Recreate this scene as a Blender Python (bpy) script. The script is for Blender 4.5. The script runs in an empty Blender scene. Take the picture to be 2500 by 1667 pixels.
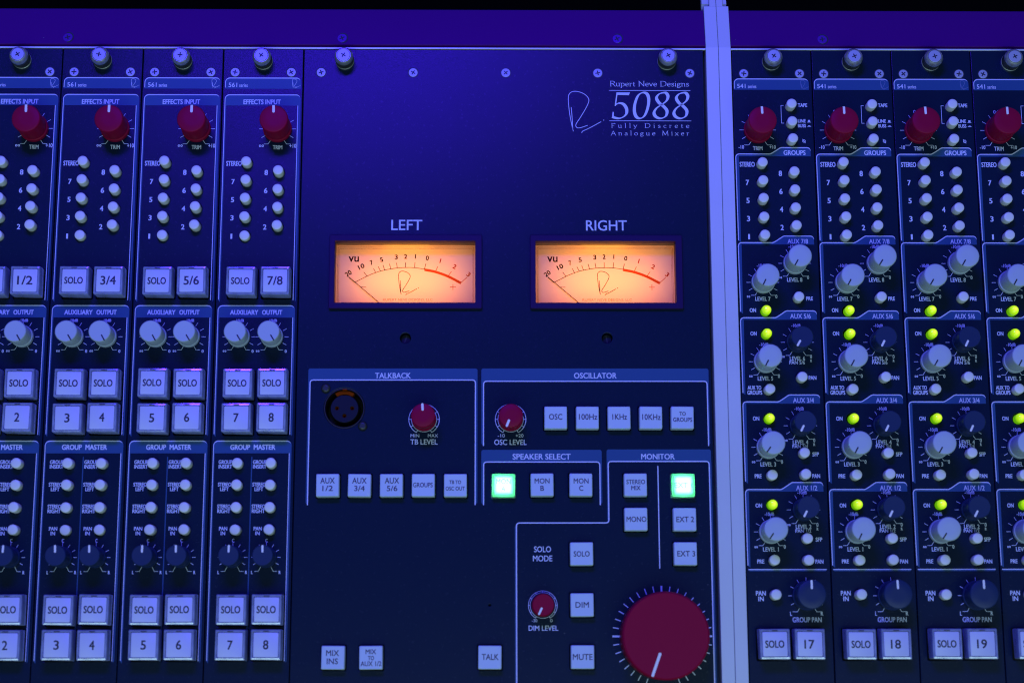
import bpy, bmesh, math, random
from mathutils import Vector

random.seed(5088)
scene = bpy.context.scene
C = scene.collection
MM = 0.001                      # everything below is laid out in millimetres
R = math.radians

# ------------------------------------------------------------------ camera
cam = bpy.data.cameras.new('camera')
cam_o = bpy.data.objects.new('camera', cam)
C.objects.link(cam_o)
cam_o.location = (93.70 * MM, -294.86 * MM, 798.61 * MM)
cam_o.rotation_euler = (0.195873869, -0.0121898309, -0.00185818073)
cam.sensor_width = 36
cam.lens = 4110.728 / 2500 * 36
cam.clip_start = 0.02
cam.clip_end = 50
cam.dof.use_dof = True
cam.dof.focus_distance = 0.845
cam.dof.aperture_fstop = 7.1
scene.camera = cam_o

# ------------------------------------------------------------------ world, exposure
world = bpy.data.worlds.new('World')
scene.world = world
world.use_nodes = True
bg = world.node_tree.nodes['Background']
bg.inputs[0].default_value = (0.58, 0.92, 1.0, 1)
bg.inputs[1].default_value = 0.115
vs = scene.view_settings
vs.view_transform = 'Standard'
vs.look = 'None'
vs.exposure = 0
vs.gamma = 1
vs.use_curve_mapping = False
scene.cycles.use_denoising = True
scene.cycles.filter_width = 1.1
scene.cycles.max_bounces = 8
scene.cycles.transparent_max_bounces = 12
scene.cycles.sample_clamp_indirect = 3.0
scene.cycles.caustics_reflective = False
scene.cycles.caustics_refractive = False


def area_light(name, loc, target, sx, sy, color, power):
    l = bpy.data.lights.new(name, 'AREA')
    l.shape = 'RECTANGLE'
    l.size = sx * MM
    l.size_y = sy * MM
    l.color = color
    l.energy = power
    o = bpy.data.objects.new(name, l)
    C.objects.link(o)
    o.location = Vector(loc) * MM
    o.rotation_euler = (Vector(target) - Vector(loc)).to_track_quat('-Z', 'Y').to_euler()
    return o


# violet stage wash from above and behind the desk, dim grey-green room light from the front
area_light('stage_wash', (-25, 365, 800), (50, -60, 0), 380, 120, (0.052, 0.009, 1.0), 9.2)
area_light('room_light', (220, -1080, 1400), (110, -160, 0), 1800, 1200, (0.62, 0.95, 0.94), 11.9)


# ------------------------------------------------------------------ materials
def mat(name, base, rough=0.5, metal=0.0, spec=0.5, noise=None, bump=None, emit=None, estr=0.0):
    m = bpy.data.materials.new(name)
    m.use_nodes = True
    nt = m.node_tree
    p = nt.nodes['Principled BSDF']
    p.inputs['Base Color'].default_value = (*base, 1)
    p.inputs['Roughness'].default_value = rough
    p.inputs['Metallic'].default_value = metal
    p.inputs['Specular IOR Level'].default_value = spec
    if emit:
        p.inputs['Emission Color'].default_value = (*emit, 1)
        p.inputs['Emission Strength'].default_value = estr
    tc = nt.nodes.new('ShaderNodeTexCoord')
    if noise:
        scale, amt = noise
        n = nt.nodes.new('ShaderNodeTexNoise')
        n.inputs['Scale'].default_value = scale
        n.inputs['Detail'].default_value = 4
        nt.links.new(tc.outputs['Object'], n.inputs['Vector'])
        mr = nt.nodes.new('ShaderNodeMapRange')
        mr.inputs['From Min'].default_value = 0.3
        mr.inputs['From Max'].default_value = 0.7
        mr.inputs['To Min'].default_value = rough - amt
        mr.inputs['To Max'].default_value = rough + amt
        nt.links.new(n.outputs['Fac'], mr.inputs['Value'])
        nt.links.new(mr.outputs['Result'], p.inputs['Roughness'])
    if bump:
        scale, st = bump
        n = nt.nodes.new('ShaderNodeTexNoise')
        n.inputs['Scale'].default_value = scale
        n.inputs['Detail'].default_value = 3
        nt.links.new(tc.outputs['Object'], n.inputs['Vector'])
        b = nt.nodes.new('ShaderNodeBump')
        b.inputs['Strength'].default_value = st
        b.inputs['Distance'].default_value = 0.0002
        nt.links.new(n.outputs['Fac'], b.inputs['Height'])
        nt.links.new(b.outputs['Normal'], p.inputs['Normal'])
    return m


def dusty(m, scale=55.0, size=0.012, amount=0.35):
    """Sparse pale dust specks on a surface (object-space voronoi)."""
    nt = m.node_tree
    p = nt.nodes['Principled BSDF']
    tc = nt.nodes.new('ShaderNodeTexCoord')
    v = nt.nodes.new('ShaderNodeTexVoronoi')
    v.inputs['Scale'].default_value = scale
    nt.links.new(tc.outputs['Object'], v.inputs['Vector'])
    lt = nt.nodes.new('ShaderNodeMath')
    lt.operation = 'LESS_THAN'
    sp = nt.nodes.new('ShaderNodeSeparateColor')
    nt.links.new(v.outputs['Color'], sp.inputs[0])
    mul = nt.nodes.new('ShaderNodeMath')
    mul.operation = 'MULTIPLY'
    nt.links.new(sp.outputs[0], mul.inputs[0])
    mul.inputs[1].default_value = size
    nt.links.new(v.outputs['Distance'], lt.inputs[0])
    nt.links.new(mul.outputs[0], lt.inputs[1])
    am = nt.nodes.new('ShaderNodeMath')
    am.operation = 'MULTIPLY'
    nt.links.new(lt.outputs[0], am.inputs[0])
    am.inputs[1].default_value = amount
    mx = nt.nodes.new('ShaderNodeMix')
    mx.data_type = 'RGBA'
    mx.inputs[6].default_value = p.inputs['Base Color'].default_value
    mx.inputs[7].default_value = (0.5, 0.5, 0.5, 1)
    nt.links.new(am.outputs[0], mx.inputs[0])
    nt.links.new(mx.outputs[2], p.inputs['Base Color'])
    return m


M = {}
M['plate'] = dusty(mat('navy_powder_coat', (0.0008, 0.008, 0.037), 0.265, 0, 0.235, (500, 0.012), (2600, 0.30)), 60, 0.03, 0.12)
M['rail'] = dusty(mat('rail_powder_coat', (0.060, 0.0002, 0.14), 0.45, 0, 0.12, (500, 0.012), (2600, 0.3)), 60, 0.02, 0.12)
M['black'] = mat('chassis_black', (0.004, 0.004, 0.006), 0.6)
M['band'] = mat('printed_mid_blue', (0.022, 0.072, 0.21), 0.4, 0, 0.25, None, (2600, 0.3))
M['line'] = mat('printed_pale_blue', (0.56, 0.58, 0.86), 0.5, 0, 0.3)
M['ink'] = mat('printed_white', (0.58, 0.62, 0.86), 0.5, 0, 0.3)
M['inkdim'] = mat('printed_hairline', (0.16, 0.2, 0.42), 0.5, 0, 0.3)
M['alu'] = None
M['steel'] = mat('nickel', (0.56, 0.60, 0.60), 0.36, 0.85, 0.5, (900, 0.05))
M['flat_steel'] = mat('matt_steel', (0.42, 0.46, 0.56), 0.5, 0.5, 0.4)
M['black_steel'] = mat('blackened_steel', (0.05, 0.055, 0.06), 0.38, 0.7, 0.5)
M['knurl'] = mat('knurled_nickel', (0.13, 0.15, 0.15), 0.35, 0.8, 0.5)
M['dark_steel'] = mat('violet_screw', (0.08, 0.003, 0.30), 0.4, 0.2)
M['recess'] = mat('screw_recess', (0.012, 0.014, 0.03), 0.6)
M['red'] = mat('red_knob_plastic', (0.25, 0.001, 0.034), 0.45, 0, 0.12, (700, 0.01))
M['grey'] = mat('pale_grey_knob_plastic', (0.40, 0.47, 0.57), 0.48, 0, 0.25, (700, 0.01))
M['navy'] = mat('navy_knob_plastic', (0.006, 0.020, 0.085), 0.42, 0, 0.35, (700, 0.01))
M['white'] = mat('white_button_plastic', (0.70, 0.72, 0.71), 0.4, 0, 0.4, (900, 0.05))
M['pwhite'] = mat('pointer_white', (0.78, 0.78, 0.80), 0.5)
M['pblack'] = mat('pointer_black', (0.008, 0.008, 0.02), 0.5)
M['legend'] = mat('button_legend_ink', (0.022, 0.02, 0.05), 0.5)
M['legend_thin'] = mat('button_legend_ink_thin', (0.05, 0.04, 0.09), 0.5)
M['insert'] = mat('white_button_insert', (0.54, 0.57, 0.78), 0.38, 0, 0.45, (1500, 0.04))
M['cap'] = mat('square_cap_plastic', (0.47, 0.57, 0.72), 0.42, 0, 0.4, (1500, 0.05))
M['bezel'] = mat('meter_bezel_black', (0.012, 0.002, 0.055), 0.45, 0, 0.2)
M['housing'] = mat('meter_housing_brown', (0.16, 0.10, 0.06), 0.5)
M['xlr'] = mat('connector_black', (0.006, 0.006, 0.014), 0.45)
M['xlr_insert'] = mat('connector_insert', (0.003, 0.005, 0.020), 0.5, 0, 0.2)
M['gold'] = mat('gold_contact', (0.20, 0.032, 0.0005), 0.6, 0.0, 0.02)
M['backdrop'] = mat('dark_room', (0.0012, 0.0012, 0.0025), 0.9, 0, 0.05)


def brushed():
    m = mat('brushed_aluminium', (0.58, 0.62, 0.68), 0.42, 0.25, 0.5)
    nt = m.node_tree
    p = nt.nodes['Principled BSDF']
    tc = nt.nodes.new('ShaderNodeTexCoord')
    mp = nt.nodes.new('ShaderNodeMapping')
    mp.inputs['Scale'].default_value = (9000, 40, 40)
    nt.links.new(tc.outputs['Object'], mp.inputs['Vector'])
    n = nt.nodes.new('ShaderNodeTexNoise')
    n.inputs['Scale'].default_value = 1
    n.inputs['Detail'].default_value = 3
    nt.links.new(mp.outputs[0], n.inputs['Vector'])
    b = nt.nodes.new('ShaderNodeBump')
    b.inputs['Strength'].default_value = 0.15
    b.inputs['Distance'].default_value = 0.0001
    nt.links.new(n.outputs['Fac'], b.inputs['Height'])
    nt.links.new(b.outputs['Normal'], p.inputs['Normal'])
    n2 = nt.nodes.new('ShaderNodeTexNoise')
    n2.inputs['Scale'].default_value = 25
    n2.inputs['Detail'].default_value = 5
    nt.links.new(tc.outputs['Object'], n2.inputs['Vector'])
    mr = nt.nodes.new('ShaderNodeMapRange')
    mr.inputs['From Min'].default_value = 0.3
    mr.inputs['From Max'].default_value = 0.7
    mr.inputs['To Min'].default_value = 0.38
    mr.inputs['To Max'].default_value = 0.50
    nt.links.new(n2.outputs['Fac'], mr.inputs['Value'])
    nt.links.new(mr.outputs['Result'], p.inputs['Roughness'])
    return m


M['alu'] = brushed()


def clear_rim():
    """Clear acrylic of the square buttons: see-through with a glossy coat."""
    m = bpy.data.materials.new('clear_acrylic')
    m.use_nodes = True
    nt = m.node_tree
    nt.nodes.remove(nt.nodes['Principled BSDF'])
    out = nt.nodes['Material Output']
    tr = nt.nodes.new('ShaderNodeBsdfTransparent')
    tr.inputs[0].default_value = (0.80, 0.86, 0.95, 1)
    gl = nt.nodes.new('ShaderNodeBsdfGlossy')
    gl.inputs['Roughness'].default_value = 0.11
    gl.inputs['Color'].default_value = (0.9, 0.95, 1, 1)
    df = nt.nodes.new('ShaderNodeBsdfDiffuse')
    df.inputs[0].default_value = (0.40, 0.45, 0.88, 1)
    a = nt.nodes.new('ShaderNodeMixShader')
    a.inputs[0].default_value = 0.42
    b = nt.nodes.new('ShaderNodeMixShader')
    tc = nt.nodes.new('ShaderNodeTexCoord')
    n = nt.nodes.new('ShaderNodeTexNoise')
    n.inputs['Scale'].default_value = 130
    n.inputs['Detail'].default_value = 2
    nt.links.new(tc.outputs['Object'], n.inputs['Vector'])
    mr = nt.nodes.new('ShaderNodeMapRange')
    mr.inputs['From Min'].default_value = 0.35
    mr.inputs['From Max'].default_value = 0.65
    mr.inputs['To Min'].default_value = 0.55
    mr.inputs['To Max'].default_value = 0.85
    nt.links.new(n.outputs['Fac'], mr.inputs['Value'])
    nt.links.new(gl.outputs[0], a.inputs[2])
    nt.links.new(df.outputs[0], a.inputs[1])
    nt.links.new(mr.outputs['Result'], b.inputs[0])
    nt.links.new(tr.outputs[0], b.inputs[1])
    nt.links.new(a.outputs[0], b.inputs[2])
    nt.links.new(b.outputs[0], out.inputs['Surface'])
    return m


def translucent(name, color, tfac, gloss=0.08, rough=0.25):
    """Plastic that a lamp inside shines through."""
    m = bpy.data.materials.new(name)
    m.use_nodes = True
    nt = m.node_tree
    nt.nodes.remove(nt.nodes['Principled BSDF'])
    out = nt.nodes['Material Output']
    d = nt.nodes.new('ShaderNodeBsdfDiffuse')
    d.inputs[0].default_value = (*color, 1)
    t = nt.nodes.new('ShaderNodeBsdfTranslucent')
    t.inputs[0].default_value = (*color, 1)
    g = nt.nodes.new('ShaderNodeBsdfGlossy')
    g.inputs['Roughness'].default_value = rough
    a = nt.nodes.new('ShaderNodeMixShader')
    a.inputs[0].default_value = tfac
    b = nt.nodes.new('ShaderNodeMixShader')
    b.inputs[0].default_value = gloss
    nt.links.new(d.outputs[0], a.inputs[1])
    nt.links.new(t.outputs[0], a.inputs[2])
    nt.links.new(a.outputs[0], b.inputs[1])
    nt.links.new(g.outputs[0], b.inputs[2])
    nt.links.new(b.outputs[0], out.inputs['Surface'])
    return m


def glare_thinned_ink():  # legend made nearly clear to imitate the glare of a lit cap
    m = bpy.data.materials.new('glare_thinned_legend')
    m.use_nodes = True
    nt = m.node_tree
    nt.nodes.remove(nt.nodes['Principled BSDF'])
    out = nt.nodes['Material Output']
    t = nt.nodes.new('ShaderNodeBsdfTransparent')
    t.inputs[0].default_value = (0.75, 0.8, 0.75, 1)
    nt.links.new(t.outputs[0], out.inputs['Surface'])
    return m


def film(name, c):
    """Thin ink on a backlit dial: it filters the light coming through."""
    m = bpy.data.materials.new(name)
    m.use_nodes = True
    nt = m.node_tree
    nt.nodes.remove(nt.nodes['Principled BSDF'])
    t = nt.nodes.new('ShaderNodeBsdfTransparent')
    t.inputs[0].default_value = (*c, 1)
    nt.links.new(t.outputs[0], nt.nodes['Material Output'].inputs['Surface'])
    return m


M['meter_ink'] = film('meter_ink_dark', (0.05, 0.02, 0.05))
M['meter_red'] = film('meter_ink_red', (0.62, 0.105, 0.09))
M['meter_grey'] = film('meter_ink_grey', (0.40, 0.16, 0.16))
M['rim'] = clear_rim()
M['lit_cap'] = translucent('lit_square_cap', (0.5, 0.62, 0.58), 0.75, 0.04)


def led_lens():
    """Lit LED lens: gives off yellow-green light, strongest over the diode inside it."""
    m = mat('lit_led_lens', (0.16, 0.30, 0.01), 0.16, 0, 0.5)
    nt = m.node_tree
    p = nt.nodes['Principled BSDF']
    tc = nt.nodes.new('ShaderNodeTexCoord')
    vd = nt.nodes.new('ShaderNodeVectorMath')
    vd.operation = 'DISTANCE'
    vd.inputs[1].default_value = (0.0004, 0.0003, 0.0046)
    nt.links.new(tc.outputs['Object'], vd.inputs[0])
    cr = nt.nodes.new('ShaderNodeValToRGB')
    cr.color_ramp.elements[0].position = 0.08
    cr.color_ramp.elements[0].color = (1.0, 1.0, 0.10, 1)
    cr.color_ramp.elements[1].position = 1.0
    cr.color_ramp.elements[1].color = (0.10, 0.36, 0.0, 1)
    e = cr.color_ramp.elements.new(0.40)
    e.color = (0.52, 0.90, 0.0, 1)
    mr = nt.nodes.new('ShaderNodeMapRange')
    mr.inputs['From Max'].default_value = 0.0040
    nt.links.new(vd.outputs['Value'], mr.inputs['Value'])
    nt.links.new(mr.outputs['Result'], cr.inputs[0])
    nt.links.new(cr.outputs[0], p.inputs['Emission Color'])
    p.inputs['Emission Strength'].default_value = 0.95
    return m


M['lit_dome'] = led_lens()
M['meter_face'] = translucent('meter_dial_paper', (0.80, 0.78, 0.74), 0.75, 0.0)
M['faint'] = glare_thinned_ink()


# ------------------------------------------------------------------ mesh helpers (mm in, metres out)
class MB:
    """Collects polygons; each gets a material slot name."""
    def __init__(self):
        self.v, self.f, self.m, self.slots = [], [], [], []

    def slot(self, name):
        if name not in self.slots:
            self.slots.append(name)
        return self.slots.index(name)

    def add(self, verts, faces, mname):
        b = len(self.v)
        s = self.slot(mname)
        self.v += [tuple(v) for v in verts]
        self.f += [tuple(i + b for i in f) for f in faces]
        self.m += [s] * len(faces)

    def box(self, x0, y0, z0, x1, y1, z1, mname):
        self.add([(x0, y0, z0), (x1, y0, z0), (x1, y1, z0), (x0, y1, z0), (x0, y0, z1), (x1, y0, z1), (x1, y1, z1), (x0, y1, z1)],
                 [(3, 2, 1, 0), (4, 5, 6, 7), (0, 1, 5, 4), (1, 2, 6, 5), (2, 3, 7, 6), (3, 0, 4, 7)], mname)

    def quad(self, x0, y0, x1, y1, z, mname):
        if x0 > x1: x0, x1 = x1, x0
        if y0 > y1: y0, y1 = y1, y0
        self.add([(x0, y0, z), (x1, y0, z), (x1, y1, z), (x0, y1, z)], [(0, 1, 2, 3)], mname)

    def poly(self, pts, z, mname):
        a = sum(pts[i][0] * pts[(i + 1) % len(pts)][1] - pts[(i + 1) % len(pts)][0] * pts[i][1] for i in range(len(pts)))
        if a < 0:
            pts = pts[::-1]
        self.add([(p[0], p[1], z) for p in pts], [tuple(range(len(pts)))], mname)

    def ribbon(self, pts, w, z, mname, closed=False):
        n = len(pts)
        L, Rr = [], []
        for i in range(n):
            p = Vector(pts[i])
            a = Vector(pts[(i - 1) % n]) if (closed or i > 0) else None
            b = Vector(pts[(i + 1) % n]) if (closed or i < n - 1) else None
            d1 = (p - a).normalized() if a is not None else None
            d2 = (b - p).normalized() if b is not None else None
            if d1 is None: d1 = d2
            if d2 is None: d2 = d1
            t = d1 + d2
            t = t.normalized() if t.length > 1e-6 else d2
            nn = Vector((-t.y, t.x))
            k = max(0.5, nn.dot(Vector((-d2.y, d2.x))))
            ww = (w(i, t) if callable(w) else w) / 2 / k
            L.append(p + nn * ww)
            Rr.append(p - nn * ww)
        vs_ = [(q.x, q.y, z) for q in L] + [(q.x, q.y, z) for q in Rr]
        fs = []
        for i in range(n if closed else n - 1):
            j = (i + 1) % n
            fs.append((i, n + i, n + j, j))
        self.add(vs_, fs, mname)

    def disc(self, x, y, r, z, mname, n=24):
        self.poly([(x + r * math.cos(2 * math.pi * k / n), y + r * math.sin(2 * math.pi * k / n)) for k in range(n)], z, mname)

    def tri(self, text, x0, y0, x1, y1, z, mname, weight=0.0):
        """Lettering fitted into the box x0..x1, cap-top y0 .. baseline y1."""
        verts, faces = text_mesh(text, min(weight, 0.0))
        if not verts:
            return
        sh = max(0.0, weight) * 4.2 + (0.005 if mname == 'ink' else 0.0)
        if sh > 0.01:
            x0, x1 = x0 + sh, x1 - sh
        xa = min(v[0] for v in verts)
        xb = max(v[0] for v in verts)
        if y0 < y1: y0, y1 = y1, y0
        sx = (x1 - x0) / max(xb - xa, 1e-6)
        sy = (y0 - y1) / CAPH
        if sh <= 0.01:
            self.add([(x0 + (v[0] - xa) * sx, y1 + v[1] * sy, z) for v in verts], faces, mname)
            return
        for k, (dx, dy) in enumerate(((-1, -1), (1, -1), (1, 1), (-1, 1))):
            self.add([(x0 + dx * sh + (v[0] - xa) * sx, y1 + dy * sh * 0.7 + v[1] * sy, z + 0.004 * k) for v in verts], faces, mname)

    def lathe(self, prof, mname, n=40, x=0, y=0, wob=None, cap=True):
        """prof: (radius, z) from the outside bottom to the centre top."""
        vs_, fs = [], []
        for k, (r, z) in enumerate(prof):
            for i in range(n):
                a = 2 * math.pi * i / n
                rr = r * (1 + (wob * (1 if i % 2 else -1) if wob else 0))
                vs_.append((x + rr * math.cos(a), y + rr * math.sin(a), z))
        for k in range(len(prof) - 1):
            for i in range(n):
                j = (i + 1) % n
                fs.append((k * n + i, k * n + j, (k + 1) * n + j, (k + 1) * n + i))
        if cap and prof[-1][0] > 1e-4:
            fs.append(tuple((len(prof) - 1) * n + i for i in range(n)))
        self.add(vs_, fs, mname)

    def loft(self, rings, mname, cap=True):
        """rings: lists of 3-D points, all the same length, bottom to top."""
        n = len(rings[0])
        vs_ = [p for r in rings for p in r]
        fs = []
        for k in range(len(rings) - 1):
            for i in range(n):
                j = (i + 1) % n
                fs.append((k * n + i, k * n + j, (k + 1) * n + j, (k + 1) * n + i))
        if cap:
            fs.append(tuple((len(rings) - 1) * n + i for i in range(n)))
        self.add(vs_, fs, mname)

    def mesh(self, name, smooth=None, weld=False):
        me = bpy.data.meshes.new(name)
        me.from_pydata([(a * MM, b * MM, c * MM) for a, b, c in self.v], [], self.f)
        for s in self.slots:
            me.materials.append(M[s])
        me.polygons.foreach_set('material_index', self.m)
        if smooth is not None:
            me.polygons.foreach_set('use_smooth', [True] * len(me.polygons))
            me.update()
            me.set_sharp_from_angle(angle=R(smooth))
        me.update()
        return me


class Sheets:
    """Printed graphics gathered group by group; every group becomes a mesh of its own."""
    def __init__(self, name):
        self.name, self.groups = name, []
        self.start()

    def start(self, name=None):
        self.groups.append((name or self.name, MB()))

    def tri(self, *a):
        self.groups[-1][1].tri(*a)

    def __getattr__(self, k):
        return getattr(self.groups[-1][1], k)

    def meshes(self):
        return [(n, b.mesh(n)) for n, b in self.groups if b.f]


_txt = {}


def text_mesh(s, weight):
    key = (s, round(weight, 4))
    if key not in _txt:
        cu = bpy.data.curves.new('lettering', 'FONT')
        cu.body = s
        cu.size = 1
        cu.offset = weight
        cu.resolution_u = 3
        o = bpy.data.objects.new('lettering', cu)
        me = o.to_mesh()
        vs_ = [tuple(v.co) for v in me.vertices]
        fs = []
        for p in me.polygons:
            f = tuple(p.vertices)
            if p.normal.z < 0:
                f = f[::-1]
            fs.append(f)
        o.to_mesh_clear()
        bpy.data.objects.remove(o)
        bpy.data.curves.remove(cu)
        _txt[key] = (vs_, fs)
    return _txt[key]


CAPH = 1.0
CAPH = max(v[1] for v in text_mesh('H', 0.0)[0])


def rr(x0, y0, x1, y1, r, n=5):
    """Rounded rectangle, counter-clockwise."""
    if x0 > x1: x0, x1 = x1, x0
    if y0 > y1: y0, y1 = y1, y0
    out = []
    for cx, cy, a0 in ((x1 - r, y0 + r, -90), (x1 - r, y1 - r, 0), (x0 + r, y1 - r, 90), (x0 + r, y0 + r, 180)):
        for k in range(n + 1):
            a = R(a0 + 90 * k / n)
            out.append((cx + r * math.cos(a), cy + r * math.sin(a)))
    return out


def circ(x, y, r, n=28):
    return [(x + r * math.cos(2 * math.pi * k / n), y + r * math.sin(2 * math.pi * k / n)) for k in range(n)]


def spline(pts, n=8, closed=False):
    out = []
    N = len(pts)
    P = [Vector(p) for p in pts]
    for i in range(N if closed else N - 1):
        g = lambda k: P[k % N] if closed else P[min(max(k, 0), N - 1)]
        p0, p1, p2, p3 = g(i - 1), g(i), g(i + 1), g(i + 2)
        for k in range(n):
            t = k / n
            out.append(tuple(0.5 * ((2 * p1) + (p2 - p0) * t + (2 * p0 - 5 * p1 + 4 * p2 - p3) * t * t + (3 * p1 - p0 - 3 * p2 + p3) * t ** 3)))
    if not closed:
        out.append(tuple(P[-1]))
    return out


def round_path(pts, r, n=5):
    """Polyline with its inner corners rounded."""
    out = [pts[0]]
    for i in range(1, len(pts) - 1):
        a, p, b = Vector(pts[i - 1]), Vector(pts[i]), Vector(pts[i + 1])
        ra = min(r, (a - p).length * 0.49)
        rb = min(r, (b - p).length * 0.49)
        s, e = p + (a - p).normalized() * ra, p + (b - p).normalized() * rb
        for k in range(n + 1):
            t = k / n
            out.append(tuple(s * (1 - t) ** 2 + p * 2 * t * (1 - t) + e * t * t))
    out.append(pts[-1])
    return out


def plate_mesh(name, outline, holes, thick, mname, bevel=0.25):
    """Flat plate with real openings; its top lies at z = 0."""
    cu = bpy.data.curves.new(name, 'CURVE')
    cu.dimensions = '2D'
    cu.fill_mode = 'BOTH'
    cu.extrude = (thick / 2 - bevel) * MM
    cu.bevel_depth = bevel * MM
    cu.bevel_resolution = 1
    cu.offset = -bevel * MM
    for k, loop in enumerate([outline] + holes):
        sp = cu.splines.new('POLY')
        sp.points.add(len(loop) - 1)
        for p, q in zip(sp.points, loop):
            p.co = (q[0] * MM, q[1] * MM, 0, 1)
        sp.use_cyclic_u = True
    o = bpy.data.objects.new(name, cu)
    tmp = o.to_mesh()
    me = bpy.data.meshes.new(name)
    zt = max(v.co.z for v in tmp.vertices)
    me.from_pydata([(v.co.x, v.co.y, v.co.z - zt) for v in tmp.vertices], [], [tuple(p.vertices) for p in tmp.polygons])
    o.to_mesh_clear()
    bpy.data.objects.remove(o)
    bpy.data.curves.remove(cu)
    bm = bmesh.new()
    bm.from_mesh(me)
    bmesh.ops.remove_doubles(bm, verts=bm.verts, dist=1e-7)
    bmesh.ops.recalc_face_normals(bm, faces=bm.faces)
    bm.to_mesh(me)
    bm.free()
    me.materials.append(M[mname])
    me.update()
    return me


# ------------------------------------------------------------------ objects
def link(name, me, parent=None, loc=(0, 0, 0), rot=(0, 0, 0), label=None):
    o = bpy.data.objects.new(name, me)
    C.objects.link(o)
    if parent is not None:
        o.parent = parent
    o.location = Vector(loc) * MM
    o.rotation_euler = rot
    if label:
        o['label'] = label
    return o


def thing(name, label, cat, loc=(0, 0, 0), group=None):
    o = bpy.data.objects.new(name, None)
    C.objects.link(o)
    o.empty_display_size = 0.01
    o.location = Vector(loc) * MM
    o['label'] = label
    o['category'] = cat
    if group:
        o['group'] = group
    return o


ME = {}


def cached(key, build):
    if key not in ME:
        ME[key] = build()
    return ME[key]


# knobs ---------------------------------------------------------------
def knob_mesh(r, h, mname):
    def build():
        b = MB()
        if mname == 'red' and r > 15:
            prof = [(r - 0.2, 0.8), (r, 1.2), (r, h - 1.0), (r - 0.25, h - 0.45), (r - 0.9, h), (r * 0.5, h - 0.05), (0.01, h - 0.05)]
        else:
            prof = [(r * 0.97, 0.4), (r * 1.01, 0.5), (r * 1.0, 2.5), (r * 0.93, 2.9), (r * 0.925, 4.0), (r * 0.985, h - 0.7), (r * 0.975, h - 0.45),
                    (r * 0.93, h - 0.1), (r * 0.90, h), (r * 0.4, h - 0.04), (0.01, h - 0.04)]
        b.lathe(prof, mname, 72 if r > 15 else 48)
        return b.mesh('knob_body', 32)
    return cached(('knob', r, h, mname), build)


def pointer_mesh(r0, r1, w, z, mname, drop=0.0):
    def build():
        b = MB()
        pts = rr(-w / 2, r0, w / 2, r1, w * 0.45, 4)
        b.loft([[(x, y, z - 0.06) for x, y in pts], [(x, y, z + 0.05) for x, y in pts]], mname)
        if drop:
            b.box(-w / 2, r1 - 0.3, z - drop, w / 2, r1 + 0.05, z + 0.02, mname)
        return b.mesh('pointer_line')
    return cached(('ptr', r0, r1, w, z, mname, drop), build)


def knob(name, parent, x, y, r, h, mname, ang, pm, r0, r1, w=1.1, drop=0.0):
    """ang: direction of the pointer, degrees counter-clockwise from the right."""
    k = link(name, knob_mesh(r, h, mname), parent, (x, y, 0), (0, 0, R(random.uniform(0, 7))))
    p = link('pointer_line', pointer_mesh(r0, r1, w, h, pm, drop), k, (0, 0, 0))
    p.rotation_euler = (0, 0, R(ang - 90) - k.rotation_euler.z)
    return k


# buttons --------------------------------------------------------------
def push_mesh():
    def build():
        b = MB()
        b.lathe([(2.5, -4.0), (2.5, 0.0), (2.5, 4.0), (2.42, 4.3), (2.2, 4.52), (1.3, 4.68), (0.01, 4.72)], 'white', 32)
        return b.mesh('push_button', 50)
    return cached('push', build)


def push_button(parent, x, y, dz=0.0):
    return link('push_button', push_mesh(), parent, (x, y, dz), (R(random.uniform(-1.5, 1.5)), R(random.uniform(-1.5, 1.5)), 0))


def dome_button(parent, x, y):
    def build():
        b = MB()
        b.lathe([(2.32, -1.5), (2.32, 2.4), (2.28, 3.0), (2.15, 3.6), (1.85, 4.15), (1.4, 4.55), (0.8, 4.8), (0.01, 4.9)], 'lit_dome', 40)
        return b.mesh('lit_button', 60)
    o = link('lit_button', cached('dome', build), parent, (x, y, random.uniform(-0.3, 0.2)))
    return o


def sq(cx, cy, hx, hy, z, r, n=3):
    return [(x + cx, y + cy, z) for x, y in rr(-hx, -hy, hx, hy, r, n)]


def clear_button_meshes():
    def body():
        b = MB()
        # white insert inside the clear cap
        b.loft([sq(0, 0, 5.9, 5.75, 0.6, 0.5), sq(0, 0, 5.9, 5.75, 6.6, 0.5), sq(0, 0, 5.75, 5.6, 7.35, 0.5), sq(0, 0.02, 5.5, 5.35, 7.5, 0.4)], 'insert')
        return b.mesh('square_button', 40)

    def rim():
        b = MB()
        o = [sq(0, 0, 7.2, 7.15, 0.4, 0.45), sq(0, 0, 7.12, 7.07, 6.6, 0.45), sq(0, 0, 7.0, 6.95, 7.35, 0.5), sq(0, 0, 6.78, 6.73, 7.75, 0.5),
             sq(0, 0, 6.15, 6.0, 7.9, 0.45), sq(0, 0, 5.98, 5.83, 7.6, 0.45), sq(0, 0, 5.95, 5.80, 0.6, 0.4)]
        # bottom-left corner of the cap is cut off
        for k, ring in enumerate(o[:4]):
            for i, (x, y, z) in enumerate(ring):
                c = x + y
                lim = -(7.2 + 7.15) + 1.1
                if c < lim:
                    d = (lim - c) / 2
                    ring[i] = (x + d, y + d, z)
        b.loft(o, 'rim', cap=False)
        return b.mesh('clear_rim', 25)

    def notch():
        b = MB()
        b.box(-1.35, 5.98, 7.2, 1.35, 6.42, 7.93, 'legend')
        b.box(-2.9, 6.0, 7.0, -1.75, 6.3, 7.4, 'legend_thin')
        b.box(1.75, 6.0, 7.0, 2.9, 6.3, 7.4, 'legend_thin')
        return b.mesh('latch_notch')
    return cached('cb', body), cached('cr', rim), cached('cn', notch)


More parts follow.
